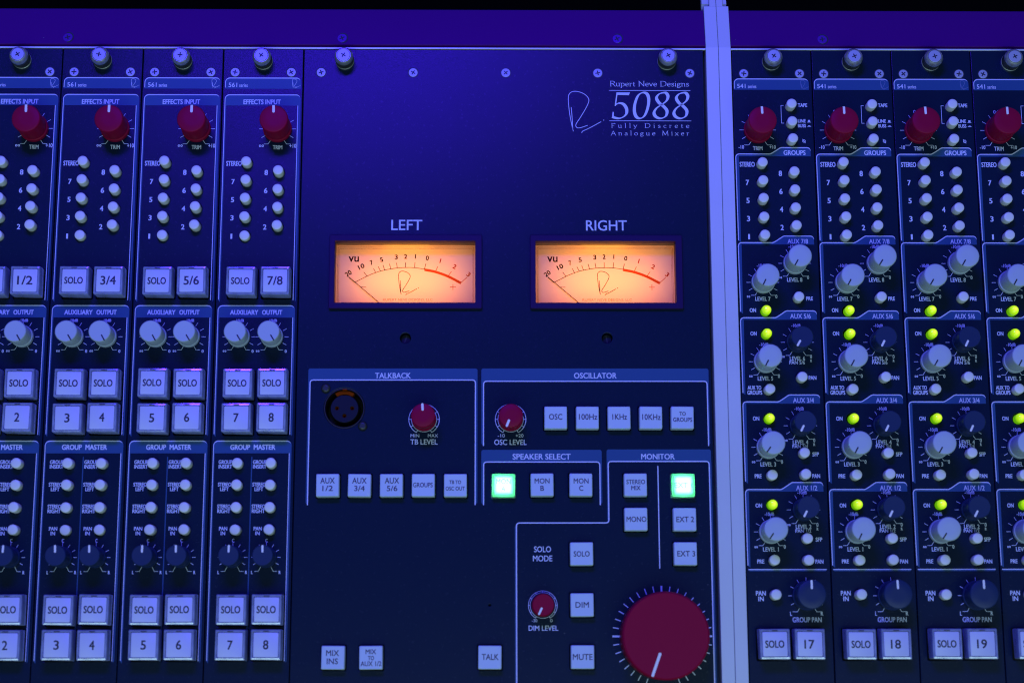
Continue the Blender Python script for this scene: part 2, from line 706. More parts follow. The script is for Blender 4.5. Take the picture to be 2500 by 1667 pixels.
def legend_mesh(rows, z, mname, weight=0.0):
    """rows: (text, centre x, width, cap top, baseline)."""
    def build():
        b = MB()
        for t, cx, w, y0, y1 in rows:
            b.tri(t, cx - w / 2, y0, cx + w / 2, y1, z, mname, weight)
        return b.mesh('lettering')
    return cached(('leg', tuple(rows), z, mname, weight), build)


def clear_button(parent, x, y, text, dz=0.0):
    bod, rm, nt_ = clear_button_meshes()
    o = link('square_button', bod, parent, (x, y, dz), (R(random.uniform(-0.7, 0.7)), R(random.uniform(-0.7, 0.7)), R(random.uniform(-0.5, 0.5))))
    link('clear_rim', rm, o)
    link('latch_notch', nt_, o)
    if text == 'SOLO':
        rows = (('SOLO', -0.15, 8.9, 1.62, -1.6),)
    elif '/' in text:
        rows = ((text, 0.0, 7.4, 2.1, -2.0),)
    elif len(text) == 2:
        rows = ((text, -0.3, 4.7, 1.9, -2.0),)
    else:
        rows = ((text, 0.0, 2.5, 2.05, -2.0),)
    link('lettering', legend_mesh(rows, 7.54, 'legend', 0.023), o)
    return o


def cap_mesh(lit):
    def build():
        b = MB()
        mn = 'lit_cap' if lit else 'cap'
        b.loft([sq(0, 0, 5.45, 5.45, -1.0, 0.5), sq(0, 0, 5.45, 5.45, 3.2, 0.55), sq(0, 0, 5.36, 5.36, 3.75, 0.6), sq(0, 0, 5.1, 5.1, 4.02, 0.6), sq(0, 0, 3.5, 3.5, 3.98, 0.8)], mn)
        return b.mesh('cap_button', 40)
    return cached(('cap', lit), build)


def cap_button(parent, x, y, rows, lit=False, weight=0.009):
    o = link('lit_square_button' if lit else 'cap_button', cap_mesh(lit), parent, (x, y, random.uniform(-0.1, 0.15)), (R(random.uniform(-.5, .5)), R(random.uniform(-.5, .5)), R(random.uniform(-.6, .6))))
    link('lettering', legend_mesh(tuple(rows), 4.06, 'faint' if lit else 'legend_thin', weight), o)
    if lit:
        def frame():  # pale frame added round lit caps only, to catch green glow in the gap
            b = MB()
            b.loft([sq(0, 0, 5.93, 5.93, -0.5, 0.6), sq(0, 0, 5.55, 5.55, -0.5, 0.5), sq(0, 0, 5.55, 5.55, -3.0, 0.5)], 'lit_cap', cap=False)
            return b.mesh('glow_catch_frame')
        link('glow_catch_frame', cached('bh', frame), o)
        l = bpy.data.lights.get('green_lamp') or bpy.data.lights.new('green_lamp', 'AREA')
        l.shape = 'SQUARE'
        l.size = 0.0074
        l.energy = 0.0076
        l.color = (0.078, 1.0, 0.22)
        lo = bpy.data.objects.new('green_lamp', l)
        C.objects.link(lo)
        lo.parent = o
        lo.location = (0, 0, 0.0031)
        lo.rotation_euler = (R(180), 0, 0)
    return o


# screws ---------------------------------------------------------------
def cross(b, r, w, z, mname, d=0.02):
    for s in (0, 1):
        pts = [(-r, -w / 2), (r, -w / 2), (r, w / 2), (-r, w / 2)]
        if s: pts = [(-y, x) for x, y in pts]
        b.poly(pts, z + d + s * 0.01, mname)
    b.disc(0, 0, w * 0.75, z + d + 0.02, mname, 10)


def flat_screw(parent, x, y, mname='flat_steel', r=2.25):
    def build():
        b = MB()
        b.disc(0, 0, r * (1.17 if r < 2.4 else 1.27), 0.03, 'recess', 28)
        b.lathe([(r, 0.04), (r, 0.10), (r - 0.15, 0.22), (0.01, 0.26)], mname, 28)
        cross(b, r * 0.56, r * 0.26, 0.26, 'recess')
        return b.mesh('flat_screw', 30)
    return link('flat_screw', cached(('fs', mname, r), build), parent, (x, y, 0), (0, 0, R(random.uniform(0, 90))))


def thumbscrew(parent, x, y):
    def knurl():
        b = MB()
        b.lathe([(4.55, 0.0), (4.65, 0.15), (4.65, 0.9), (4.45, 1.1)], 'steel', 48, cap=False)
        b.lathe([(4.45, 1.1), (4.5, 1.2), (4.5, 5.9), (4.45, 6.0)], 'knurl', 96, wob=0.022, cap=False)
        b.lathe([(4.45, 6.0), (4.62, 6.2), (4.6, 6.9), (3.75, 8.3), (3.45, 8.6), (3.35, 8.6), (3.3, 8.35)], 'steel', 48, cap=False)
        b.lathe([(3.3, 8.35), (3.2, 8.36)], 'recess', 48, cap=False)
        b.lathe([(3.2, 8.36), (3.15, 8.75), (3.0, 8.85), (0.01, 8.88)], 'flat_steel', 48)
        cross(b, 1.25, 0.55, 8.88, 'recess')
        return b.mesh('thumbscrew', 30)
    return link('thumbscrew', cached('ts', knurl), parent, (x, y, 0), (0, 0, R(random.uniform(0, 90))))


# ------------------------------------------------------------------ printed graphics
ZB, ZL, ZT = 0.035, 0.07, 0.10           # band, line, lettering heights above the plate


def dial(b, x, y, legs, tick, angles, foot, w=0.24, side=(True, True)):
    """Tick ring round a knob: two bent legs at the bottom, radial ticks elsewhere."""
    b.start('dial_scale')
    for s in (-1, 1):
        b.ribbon([(x + s * legs[0][0], y - legs[0][1]), (x + s * legs[1][0], y - legs[1][1]), (x + s * foot, y - legs[1][1])], w, ZL, 'ink')
    for a in angles:
        c, sn = math.cos(R(a)), math.sin(R(a))
        b.ribbon([(x + tick[0] * c, y + tick[0] * sn), (x + tick[1] * c, y + tick[1] * sn)], w, ZL, 'ink')


TICKS = (-30, 0, 30, 60, 90, 120, 150, 180, 210)


def infinity(b, x0, y0, x1, y1, w=0.3):
    cx, cy, hx, hy = (x0 + x1) / 2, (y0 + y1) / 2, abs(x1 - x0) / 2 - w / 2, abs(y0 - y1) / 2 - w / 2
    pts = [(cx + hx * math.sin(t), cy + hy * math.sin(2 * t)) for t in [2 * math.pi * k / 28 for k in range(28)]]
    b.ribbon(pts, w, ZT, 'ink', closed=True)


def signature(b, ox, oy, s, w, z, mname):
    """The flourished monogram, as drawn pen strokes. s scales the 14 x 21 mm drawing."""
    S1 = [(2.55, -20.6), (2.1, -19.8), (0.62, -11.8), (0.0, -3.8), (0.9, -0.9), (3.5, 0.0), (7.0, -0.9), (9.4, -2.7), (10.23, -4.9), (9.0, -8.2), (6.1, -13.3), (3.7, -17.2), (4.2, -18.9), (6.1, -18.9), (9.5, -17.7)]
    S2 = [(1.42, -8.3), (1.75, -13.0), (2.11, -19.8)]
    S3 = [(6.5, -21.7), (7.1, -20.7), (10.2, -19.2), (16.2, -15.8)]
    for st in (S1, S2, S3):
        b.ribbon(spline([(ox + x * s, oy + y * s) for x, y in st], 7), w, z, mname)
    b.disc(ox + 17.5 * s, oy - 15.0 * s, w * 0.8, z, mname, 10)


def header561(b, x0, x1, y0, y1, ybot, li=2.1, ri=37.6):
    """Bracket of one section: filled header with a light top edge and thin side columns."""
    r = 2.2
    top = [(x0, y1)] + [(x0 + r - r * math.cos(R(a)), y0 - r + r * math.sin(R(a))) for a in range(0, 91, 15)]
    top += [(x1 - r + r * math.sin(R(a)), y0 - r + r * math.cos(R(a))) for a in range(0, 91, 15)] + [(x1, y1)]
    b.poly(top, ZB, 'band')
    if ybot is not None:
        b.poly([(x0, y1), (x0, ybot - 0.1), (x0 + 0.9, ybot - 1.3), (li, y1)], ZB, 'band')
        b.poly([(ri, y1), (x1 - 0.5, ybot - 1.0), (x1, ybot - 0.2), (x1, y1)], ZB, 'band')
    # light edge: up the left side, round, along the top, fading round the right corner
    path = [(x0 + 0.2, (ybot if ybot is not None else y1 + 0.6))] + [(x0 + 0.2 + r - r * math.cos(R(a)), y0 - 0.25 - r + r * math.sin(R(a))) for a in range(0, 91, 15)]
    path += [(x1 - r + (r - 0.2) * math.sin(R(a)), y0 - 0.25 - r + r * math.cos(R(a))) for a in range(0, 61, 15)]
    n = len(path)
    b.ribbon(path, lambda i, t: 0.5 if (4 < i < n - 4) else (0.34 if i <= 4 else 0.5 * (n - 1 - i) / 4 + 0.06), ZL, 'line')
    if ybot is not None:
        b.ribbon([(ri, y1), (ri - 0.05, ybot - 0.3)], 0.34, ZL, 'line')


def print561():
    b = Sheets('printed_frame')
    header561(b, 1.2, 38.95, -2.66, -8.5, None)
    b.start()
    header561(b, 1.25, 38.95, -11.45, -17.25, -115.8)
    b.start()
    header561(b, 1.2, 38.6, -118.6, -124.7, -181.5, 2.1, 37.6)
    b.start()
    header561(b, 1.2, 38.5, -184.6, -190.7, -287.6, 2.0, 37.5)
    b.start('divider_line')
    b.quad(19.5, -192.4, 20.0, -288.0, ZB, 'band')
    return b.meshes()


def letters561():
    b = Sheets('printed_lettering')
    t = b.tri
    t('561', 2.97, -5.43, 7.25, -7.64, ZT, 'ink', 0.008)
    t('series', 8.3, -5.75, 12.47, -7.62, ZT, 'ink', 0.004)
    signature(b, 34.6, -3.4, 0.225, 0.16, ZT, 'ink')
    b.start()
    t('EFFECTS INPUT', 10.6, -14.19, 29.15, -16.56, ZT, 'ink', 0.022)
    dial(b, 27.9, -29.35, ((3.3, 5.9), (4.6, 7.8)), (7.0, 9.1), TICKS, 6.6)
    infinity(b, 18.9, -37.5, 21.3, -38.75, 0.36)
    t('+10', 33.9, -37.1, 37.3, -39.05, ZT, 'ink', 0.01)
    t('TRIM', 25.75, -37.83, 30.45, -39.87, ZT, 'ink', 0.012)
    b.start()
    t('STEREO', 3.05, -46.0, 10.68, -48.35, ZT, 'ink', 0.015)
    for s, y in (('7', -56.5), ('5', -65.67), ('3', -74.88), ('1', -84.2)):
        w = 0.9 if s == '1' else 1.6
        t(s, 6.7 - w / 2, y + 1.22, 6.7 + w / 2, y - 1.22, ZT, 'ink', 0.02)
    b.start()
    for s, y in (('8', -51.8), ('6', -61.0), ('4', -70.25), ('2', -79.5)):
        t(s, 22.0, y + 1.25, 23.7, y - 1.25, ZT, 'ink', 0.02)
    b.start()
    t('AUXILIARY', 7.2, -121.04, 20.9, -123.25, ZT, 'ink', 0.022)
    t('OUTPUT', 22.7, -121.04, 32.5, -123.25, ZT, 'ink', 0.022)
    for x in (11.9, 27.85):
        dial(b, x, -134.2, ((2.25, 4.2), (3.5, 6.42)), (6.0, 8.0), TICKS, 5.4, 0.2)
        infinity(b, x - 7.6, -140.75, x - 5.9, -141.7, 0.26)
        t('0', x + 6.25, -140.6, x + 7.25, -141.95, ZT, 'ink', 0.01)
        t('-10dB', x - 2.3, -125.5, x + 2.2, -126.85, ZT, 'ink', 0.012)
    b.start()
    t('GROUP', 9.35, -186.6, 18.8, -188.95, ZT, 'ink', 0.022)
    t('MASTER', 20.5, -186.6, 30.8, -188.95, ZT, 'ink', 0.022)
    for dx in (0.0, 16.3):
        b.start()
        for a, c, y, w in (('GROUP', 'INSERT', -194.0, 6.5), ('STEREO', 'LEFT', -204.7, 6.3), ('STEREO', 'RIGHT', -215.1, 6.3)):
            t(a, 4.05 + dx, y, 4.05 + w + dx, y - 1.75, ZT, 'ink', 0.012)
            cw = 4.1 if c == 'LEFT' else w - 0.1
            t(c, 4.05 + dx + (w - cw) / 2, y - 2.2, 4.05 + dx + (w + cw) / 2, y - 3.95, ZT, 'ink', 0.012)
        t('PAN', 5.2 + dx, -225.6, 9.1 + dx, -227.3, ZT, 'ink', 0.012)
        t('IN', 6.05 + dx, -227.8, 8.2 + dx, -229.5, ZT, 'ink', 0.012)
    for x in (12.0, 27.75):
        dial(b, x, -239.9, ((2.4, 4.45), (3.5, 6.55)), (5.3, 6.9), TICKS, 5.3, 0.22)
        t('C', x - 0.5, -231.25, x + 0.6, -232.9, ZT, 'ink', 0.015)
        t('L', x - 6.85, -246.2, x - 6.1, -247.65, ZT, 'ink', 0.015)
        t('R', x + 6.1, -246.2, x + 7.0, -247.65, ZT, 'ink', 0.015)
    return b.meshes()


EF_BUT = [(13.35, y) for y in (-47.1, -56.5, -65.7, -75.0, -84.1)] + [(29.15, y) for y in (-51.8, -61.1, -70.2, -79.3)]
EG_BUT = [(x, y) for x in (13.3, 29.15) for y in (-195.8, -206.1, -216.7, -227.2)]
EF_SQ = [(13.0, -108.2), (29.45, -108.1), (12.95, -158.2), (29.35, -158.1), (12.9, -174.8), (29.4, -174.6), (13.2, -264.6), (29.6, -264.4), (13.2, -280.6), (29.55, -280.6)]


def sqhole(x, y, h):
    return rr(x - h, y - h, x + h, y + h, 0.6, 2)


def effects_module(x, texts, label, pressed=()):
    t = thing('effects_module', label, 'mixer module', (x, 0, 0), 'effects input modules of the mixing desk')
    fp = link('faceplate', cached('fp561', lambda: plate_mesh('faceplate', rr(0.24, -330, 39.76, 12.35, 0.3, 2),
              [circ(a, b_, 2.85) for a, b_ in EF_BUT + EG_BUT] + [sqhole(a, b_, 7.5) for a, b_ in EF_SQ], 3.0, 'plate')), t)
    for nm, me in cached('pf561', print561) + cached('pl561', letters561):
        link(nm, me, fp)
    thumbscrew(t, 20.0, 6.0 + random.uniform(-.15, .15))
    flat_screw(t, 6.0, 0.1)
    flat_screw(t, 33.95, 0.15)
    knob('trim_knob', t, 27.9, -29.35, 7.05, 16, 'red', 90 + random.uniform(-2, 2), 'pwhite', 3.0, 6.75, 1.2, 0.5)
    for i, (a, b_) in enumerate(EF_BUT):
        low = -1.9 if (i in (4,) or ('e%d' % i) in pressed) else 0
        push_button(t, a, b_, low + random.uniform(-0.45, 0.3))
    for i, (a, b_) in enumerate(EG_BUT):
        push_button(t, a, b_, random.uniform(-0.8, 0.1) - (1.6 if ('g%d' % i) in pressed else 0))
    for a in (11.9, 27.85):
        knob('level_knob', t, a, -134.2, 5.35, 14, 'grey', 301 + random.uniform(-3, 2), 'pblack', 2.0, 5.15, 0.6, 0.3)
    for a in (12.0, 27.75):
        knob('pan_knob', t, a, -239.9, 5.0, 13, 'navy', 90 + random.uniform(-2, 4), 'pwhite', 1.3, 4.8, 0.95)
    for (a, b_), s in zip(EF_SQ, texts):
        clear_button(t, a, b_, s, random.uniform(-0.3, 0.5) + (1.8 if s + str(int(a)) in pressed else 0))
    return t


# 541 ---------------------------------------------------------------------
TABS = [(-41.8, -38.5, -42.95, -85.9), (-87.05, -83.7, -87.95, -121.6), (-124.6, -121.2, -125.6, -161.5), (-165.9, -162.55, -166.8, -204.3), (-208.1, -204.75, -209.1, -244.0)]


def print541():
    b = Sheets('printed_frame')
    header561(b, 0.8, 38.3, -2.5, -8.4, None)
    for ya, yb, yc, ye in TABS:
        b.start()
        x0 = 0.7
        line = round_path([(x0, ye), (x0, ya), (17.2, ya)], 2.0)[:-1]
        s = spline([(16.4, ya), (18.0, ya + 0.12), (20.6, (ya + yb) / 2), (23.0, yb - 0.12), (24.6, yb)], 5)
        line = line + s + [(36.2, yb)]
        tail = [(36.2 + 1.7 * math.sin(R(a)), yb - 1.7 + 1.7 * math.cos(R(a))) for a in (18, 36, 54, 72, 90)]
        full = line + tail
        n = len(full)
        # fill just under the light line
        b.poly([(x0 + 1.0, ya - 0.6)] + [p for p in s] + [(36.2, yb)] + tail + [(37.95, yc), (x0 + 1.6, yc)], ZB, 'band')
        b.poly([(x0, ya - 1.5), (x0 + 0.6, ya - 0.5), (x0 + 1.6, yc), (x0 + 1.35, ye - 1.0), (x0 + 0.3, ye - 0.2)], ZB, 'band')
        b.ribbon([(p[0] + (0.2 if i == 0 else 0), p[1]) for i, p in enumerate(full)], lambda i, t: 0.5 if 2 < i < n - 4 else (0.4 if i <= 2 else 0.5 * (n - 1 - i) / 4 + 0.05), ZL, 'line')
    b.start('divider_line')
    b.quad(1.1, -246.1, 38.05, -245.65, ZL, 'line')
    b.poly([(1.1, -246.1), (38.05, -246.1), (37.6, -246.7), (1.7, -246.7)], ZB, 'band')
    return b.meshes()


K541 = [('level_knob', 28.0, -97.45, 'grey'), ('level_knob', 12.15, -107.0, 'grey'), ('level_knob', 28.0, -136.75, 'navy'), ('level_knob', 12.15, -146.3, 'grey'),
        ('level_knob', 28.05, -177.5, 'navy'), ('level_knob', 12.2, -187.85, 'grey'), ('level_knob', 28.1, -217.8, 'navy'), ('level_knob', 12.2, -228.2, 'grey')]
B541 = [(28.6, -17.0), (28.7, -26.0), (28.65, -34.9)] + [(13.3, y) for y in (-47.05, -56.3, -65.5, -74.8, -84.0)] + [(28.95, y) for y in (-51.75, -61.0, -70.2, -79.2)] + \
       [(29.0, -114.9), (29.25, -154.3), (13.3, -160.2), (28.95, -190.95), (13.3, -201.5), (29.2, -201.2), (29.0, -231.5), (13.2, -241.7), (29.1, -241.7), (13.15, -257.8)]
L541 = [(13.05, -121.35), (13.05, -132.8), (13.05, -174.2), (13.1, -215.5)]
S541 = [(11.25, -280.7), (27.65, -280.65)]


def letters541():
    b = Sheets('printed_lettering')
    t = b.tri
    t('541', 2.4, -5.4, 6.6, -7.58, ZT, 'ink', 0.008)
    t('series', 7.76, -5.7, 12.0, -7.58, ZT, 'ink', 0.004)
    signature(b, 34.2, -3.4, 0.225, 0.16, ZT, 'inkdim')
    dial(b, 12.0, -29.4, ((3.4, 5.9), (4.65, 7.75)), (7.0, 9.1), TICKS, 6.9)
    t('-10', 2.2, -37.3, 4.95, -39.1, ZT, 'ink', 0.008)
    t('+10', 17.6, -37.3, 20.7, -39.1, ZT, 'ink', 0.008)
    t('TRIM', 9.3, -37.85, 14.1, -39.85, ZT, 'ink', 0.012)
    t('0dB', 9.9, -18.9, 13.9, -20.6, ZT, 'ink', 0.01)
    b.start()
    b.ribbon([(25.25, -16.6), (23.97, -16.6), (23.97, -25.8), (25.25, -25.8)], 0.25, ZL, 'ink')
    t('TAPE', 32.4, -15.54, 37.1, -17.35, ZT, 'ink', 0.012)
    t('LINE', 32.15, -23.76, 36.05, -25.45, ZT, 'ink', 0.012)
    t('BUSS', 32.1, -26.3, 36.1, -27.96, ZT, 'ink', 0.012)
    for y, h in ((-25.3, 0.95), (-27.5, 0.3)):
        b.ribbon([(36.8, y), (38.65, y)], 0.24, ZT, 'ink')
        b.quad(37.2, y + 0.15, 38.25, y + 0.2 + h, ZT, 'ink')
    b.ribbon(circ(34.85, -35.1, 0.66, 16), 0.28, ZT, 'ink', closed=True)
    b.ribbon([(34.1, -34.05), (35.55, -36.15)], 0.28, ZT + 0.01, 'ink')
    for (ya, yb, yc, ye), s in zip(TABS, ('GROUPS', 'AUX 7/8', 'AUX 5/6', 'AUX 3/4', 'AUX 1/2')):
        b.start()
        if s == 'GROUPS':
            t(s, 24.45, yb - 1.45, 35.4, yb - 3.75, ZT, 'ink', 0.018)
        else:
            t(s, 24.9, yb - 1.52, 35.0, yb - 3.8, ZT, 'ink', 0.011)
    b.start()
    t('STEREO', 2.5, -45.95, 10.0, -48.32, ZT, 'ink', 0.015)
    for s, y in (('7', -56.45), ('5', -65.66), ('3', -74.9), ('1', -84.05)):
        w = 0.9 if s == '1' else 1.6
        t(s, 6.1 - w / 2, y + 1.28, 6.1 + w / 2, y - 1.28, ZT, 'ink', 0.02)
    b.start()
    for s, y in (('8', -51.78), ('6', -61.0), ('4', -70.2), ('2', -79.4)):
        t(s, 21.7, y + 1.28, 23.35, y - 1.28, ZT, 'ink', 0.02)
    for i, (nm, x, y, mn) in enumerate(K541):
        dial(b, x, y, ((2.64, 4.5), (3.93, 6.46)), (6.0, 8.0), TICKS, 5.9, 0.22)
        infinity(b, x - 8.0, y - 6.65, x - 6.4, y - 7.65, 0.26)
        t('0', x + 5.9, y - 6.2, x + 6.85, y - 7.9, ZT, 'ink', 0.008)
        n = 8 - i
        if mn == 'navy':
            t('LEVEL %d' % n, x - 3.95, y - 7.0, x + 3.45, y - 8.95, ZT, 'ink', 0.01)
            t('PAN %d/%d' % (n - 1, n), x - 4.2, y - 9.15, x + 3.3, y - 10.75, ZT, 'ink', 0.008)
            t('R', x + 5.95, y - 8.4, x + 6.75, y - 9.7, ZT, 'ink', 0.008)
        else:
            t('LEVEL %d' % n, x - 3.95, y - 7.25, x + 3.5, y - 9.2, ZT, 'ink', 0.01)
        t('-10dB', x - 2.7, y + 10.2 - (1.2 if mn == 'navy' else 1.0), x + 1.85, y + 8.5 - (1.0 if mn == 'navy' else 0.9), ZT, 'ink', 0.01)
    b.start()
    for s, x0, x1, y in (('PRE', 33.05, 36.35, -114.15), ('PAN', 32.85, 36.6, -153.26), ('SFP', 33.3, 36.4, -190.35), ('PAN', 32.9, 36.6, -200.75), ('PRE', 5.35, 8.6, -200.8),
                         ('SFP', 33.35, 36.5, -230.9), ('PAN', 32.85, 36.65, -241.25), ('PRE', 5.35, 8.65, -241.2)):
        b.start()
        t(s, x0, y, x1, y - 1.85, ZT, 'ink', 0.012)
    for y in (-119.95, -131.5, -173.1, -214.8):
        b.start()
        t('ON', 5.3, y, 8.4, y - 1.85, ZT, 'ink', 0.014)
    b.start()
    t('AUX TO', 3.2, -158.1, 9.8, -159.95, ZT, 'ink', 0.012)
    t('GROUPS', 3.0, -160.45, 10.15, -162.35, ZT, 'ink', 0.012)
    dial(b, 28.1, -258.15, ((3.6, 5.9), (4.5, 7.4)), (6.95, 8.6), TICKS, 6.8, 0.26)
    b.start()
    t('PAN', 4.25, -255.9, 8.9, -258.0, ZT, 'ink', 0.014)
    t('IN', 5.3, -258.5, 7.9, -260.6, ZT, 'ink', 0.014)
    t('L', 20.05, -265.5, 20.95, -267.4, ZT, 'ink', 0.014)
    t('R', 34.5, -265.5, 35.65, -267.3, ZT, 'ink', 0.014)
    t('GROUP PAN', 21.1, -268.13, 34.8, -270.4, ZT, 'ink', 0.012)
    return b.meshes()


def channel_module(x, num, label, slip=0.0):
    t = thing('channel_module', label, 'mixer module', (x, 0, 0), 'channel modules of the mixing desk')
    fp = link('faceplate', cached('fp541', lambda: plate_mesh('faceplate', rr(0.24, -330, 39.76, 12.35, 0.3, 2),
              [circ(a, b_, 2.85) for a, b_ in B541 + L541] + [sqhole(a, b_, 7.5) for a, b_ in S541], 3.0, 'plate')), t)
    for nm, me in cached('pf541', print541) + cached('pl541', letters541):
        link(nm, me, fp)
    thumbscrew(t, 19.8, 6.2)
    flat_screw(t, 5.9, 0.1)
    flat_screw(t, 33.85, 0.15)
    knob('trim_knob', t, 12.0, -29.4, 7.05, 16, 'red', 90 + random.uniform(-1, 3), 'pwhite', 3.0, 6.75, 1.1, 0.5)
    for nm, a, b_, mn in K541:
        if mn == 'grey':
            knob(nm, t, a + slip, b_, 5.7, 16, 'grey', 239 + random.uniform(-5, 4), 'pblack', 2.3, 5.45, 0.62, 0.3)
        else:
            knob(nm, t, a, b_, 5.4, 14, 'navy', 241 + random.uniform(-4, 3), 'pwhite', 1.9, 5.3, 0.95)
    knob('pan_knob', t, 28.1, -258.15, 6.9, 14, 'navy', 91 + random.uniform(-1, 2), 'pwhite', 2.4, 6.6, 1.0)
    for a, b_ in B541:
        push_button(t, a, b_, random.uniform(-0.45, 0.3))
    for a, b_ in L541:
        dome_button(t, a + slip * 0.5, b_)
    for (a, b_), s in zip(S541, ('SOLO', num)):
        clear_button(t, a, b_, s, random.uniform(-0.2, 0.5))
    return t


# ------------------------------------------------------------------ serif lettering (pen strokes with a broad nib)
SERIF = {
    'R': (0.80, [[(.15, 0), (.15, 1)], 'c', [(.15, .97), (.42, .98), (.60, .88), (.62, .70), (.50, .55), (.15, .5)], [(.36, .5), (.74, .02)]], [(.15, 0), (.15, 1), (.74, 0)]),
    'N': (0.90, [[(.14, 0), (.14, 1)], [(.12, 1), (.76, .02)], [(.76, 0), (.76, 1)]], [(.14, 0), (.10, 1), (.76, 1)]),
    'D': (0.92, [[(.15, 0), (.15, 1)], 'c', [(.15, .98), (.48, .97), (.76, .80), (.82, .5), (.74, .2), (.46, .03), (.15, .02)]], [(.12, 0), (.12, 1)]),
    'F': (0.66, [[(.15, 0), (.15, 1)], [(.15, .97), (.60, .97), (.60, .84)], [(.15, .52), (.48, .52)]], [(.15, 0), (.12, 1)]),
    'A': (0.80, [[(.06, 0), (.38, 1)], [(.36, 1), (.72, 0)], [(.18, .36), (.56, .36)]], [(.06, 0), (.73, 0)]),
    'M': (1.05, [[(.12, 0), (.17, 1)], [(.17, 1), (.50, .08)], [(.50, .08), (.84, 1)], [(.84, 1), (.90, 0)]], [(.12, 0), (.90, 0), (.14, 1), (.87, 1)]),
    'u': (0.60, ['c', [(.12, .62), (.12, .18), (.18, .04), (.32, .02), (.46, .14)], [(.46, .62), (.46, .02)]], [(.08, .62), (.42, .62), (.50, 0)]),
    'p': (0.62, [[(.13, .62), (.13, -.28)], 'c', [(.13, .46), (.28, .60), (.46, .54), (.53, .32), (.46, .08), (.28, .01), (.13, .08)]], [(.08, .62), (.13, -.28)]),
    'e': (0.54, [[(.09, .35), (.46, .35)], 'c', [(.46, .35), (.42, .55), (.28, .62), (.12, .52), (.07, .3), (.14, .09), (.30, .01), (.47, .10)]], []),
    'r': (0.44, [[(.13, 0), (.13, .62)], 'c', [(.13, .42), (.22, .56), (.38, .57)]], [(.13, 0), (.09, .62)]),
    't': (0.40, ['c', [(.17, .80), (.17, .16), (.23, .03), (.36, .05)], [(.03, .59), (.35, .59)]], []),
    'v': (0.54, [[(.05, .62), (.26, .02)], [(.26, .02), (.46, .62)]], [(.05, .62), (.47, .62)]),
    'y': (0.54, [[(.05, .62), (.27, .04)], 'c', [(.47, .62), (.26, .02), (.16, -.22), (.04, -.26)]], [(.05, .62), (.47, .62)]),
    's': (0.46, ['c', [(.38, .52), (.24, .61), (.11, .52), (.13, .40), (.30, .29), (.39, .16), (.30, .03), (.18, .01), (.06, .10)]], []),
    'i': (0.30, [[(.15, 0), (.15, .62)], [(.15, .82), (.15, .92)]], [(.15, 0), (.10, .62)]),
    'l': (0.30, [[(.15, 0), (.15, 1.03)]], [(.15, 0), (.10, 1.03)]),
    'g': (0.56, ['o', [(.26, .61), (.10, .50), (.10, .34), (.26, .24), (.40, .34), (.40, .50)], 'c', [(.16, .27), (.10, .14), (.20, .07), (.42, .03), (.46, -.12), (.28, -.26), (.08, -.18), (.08, -.06), (.18, .05)], [(.38, .56), (.54, .58)]], []),
    'n': (0.62, [[(.13, 0), (.13, .62)], 'c', [(.13, .44), (.26, .59), (.40, .58), (.48, .44), (.48, .0)]], [(.13, 0), (.09, .62), (.48, 0)]),
    'c': (0.50, ['c', [(.44, .50), (.30, .61), (.13, .52), (.08, .3), (.15, .09), (.30, .01), (.46, .10)]], []),
    'a': (0.54, ['c', [(.10, .50), (.22, .61), (.36, .57), (.40, .42), (.40, .1), (.48, .02)], 'c', [(.40, .36), (.18, .30), (.08, .16), (.16, .02), (.28, .03), (.40, .14)]], []),
    'o': (0.60, ['o', [(.30, .61), (.12, .50), (.07, .31), (.13, .10), (.30, .01), (.46, .11), (.53, .31), (.47, .51)]], []),
    'x': (0.56, [[(.06, .62), (.46, .0)], [(.05, .0), (.45, .62)]], [(.06, .62), (.45, .62), (.05, 0), (.48, 0)]),
}


def serif_text(b, s, x0, x1, ytop, ybase, z, mname, track=0.0, thick=0.115, thin=0.05):
    h = ytop - ybase
    adv = [0.34 if ch == ' ' else SERIF[ch][0] for ch in s]
    total = sum(adv) + track * (len(s) - 1)
    sx = (x1 - x0) / (total - 0.12)
    x = x0 - 0.08 * sx
    nib = R(18)
    for ch, a in zip(s, adv):
        if ch != ' ':
            mode = None
            for st in SERIF[ch][1]:
                if isinstance(st, str):
                    mode = st
                    continue
                pts = st
                if mode:
                    pts = spline(st, 6, mode == 'o')
                P = [(x + px * sx, ybase + py * h) for px, py in pts]
                wf = lambda i, t: (thin + (thick - thin) * abs(math.sin(math.atan2(t.y, t.x) - nib))) * h
                b.ribbon(P, wf, z, mname, closed=(mode == 'o'))
                mode = None
            for px, py in SERIF[ch][2]:
                b.ribbon([(x + px * sx - 0.12 * h, ybase + py * h), (x + px * sx + 0.12 * h, ybase + py * h)], 0.05 * h, z + 0.008, mname)
        x += (a + track) * sx


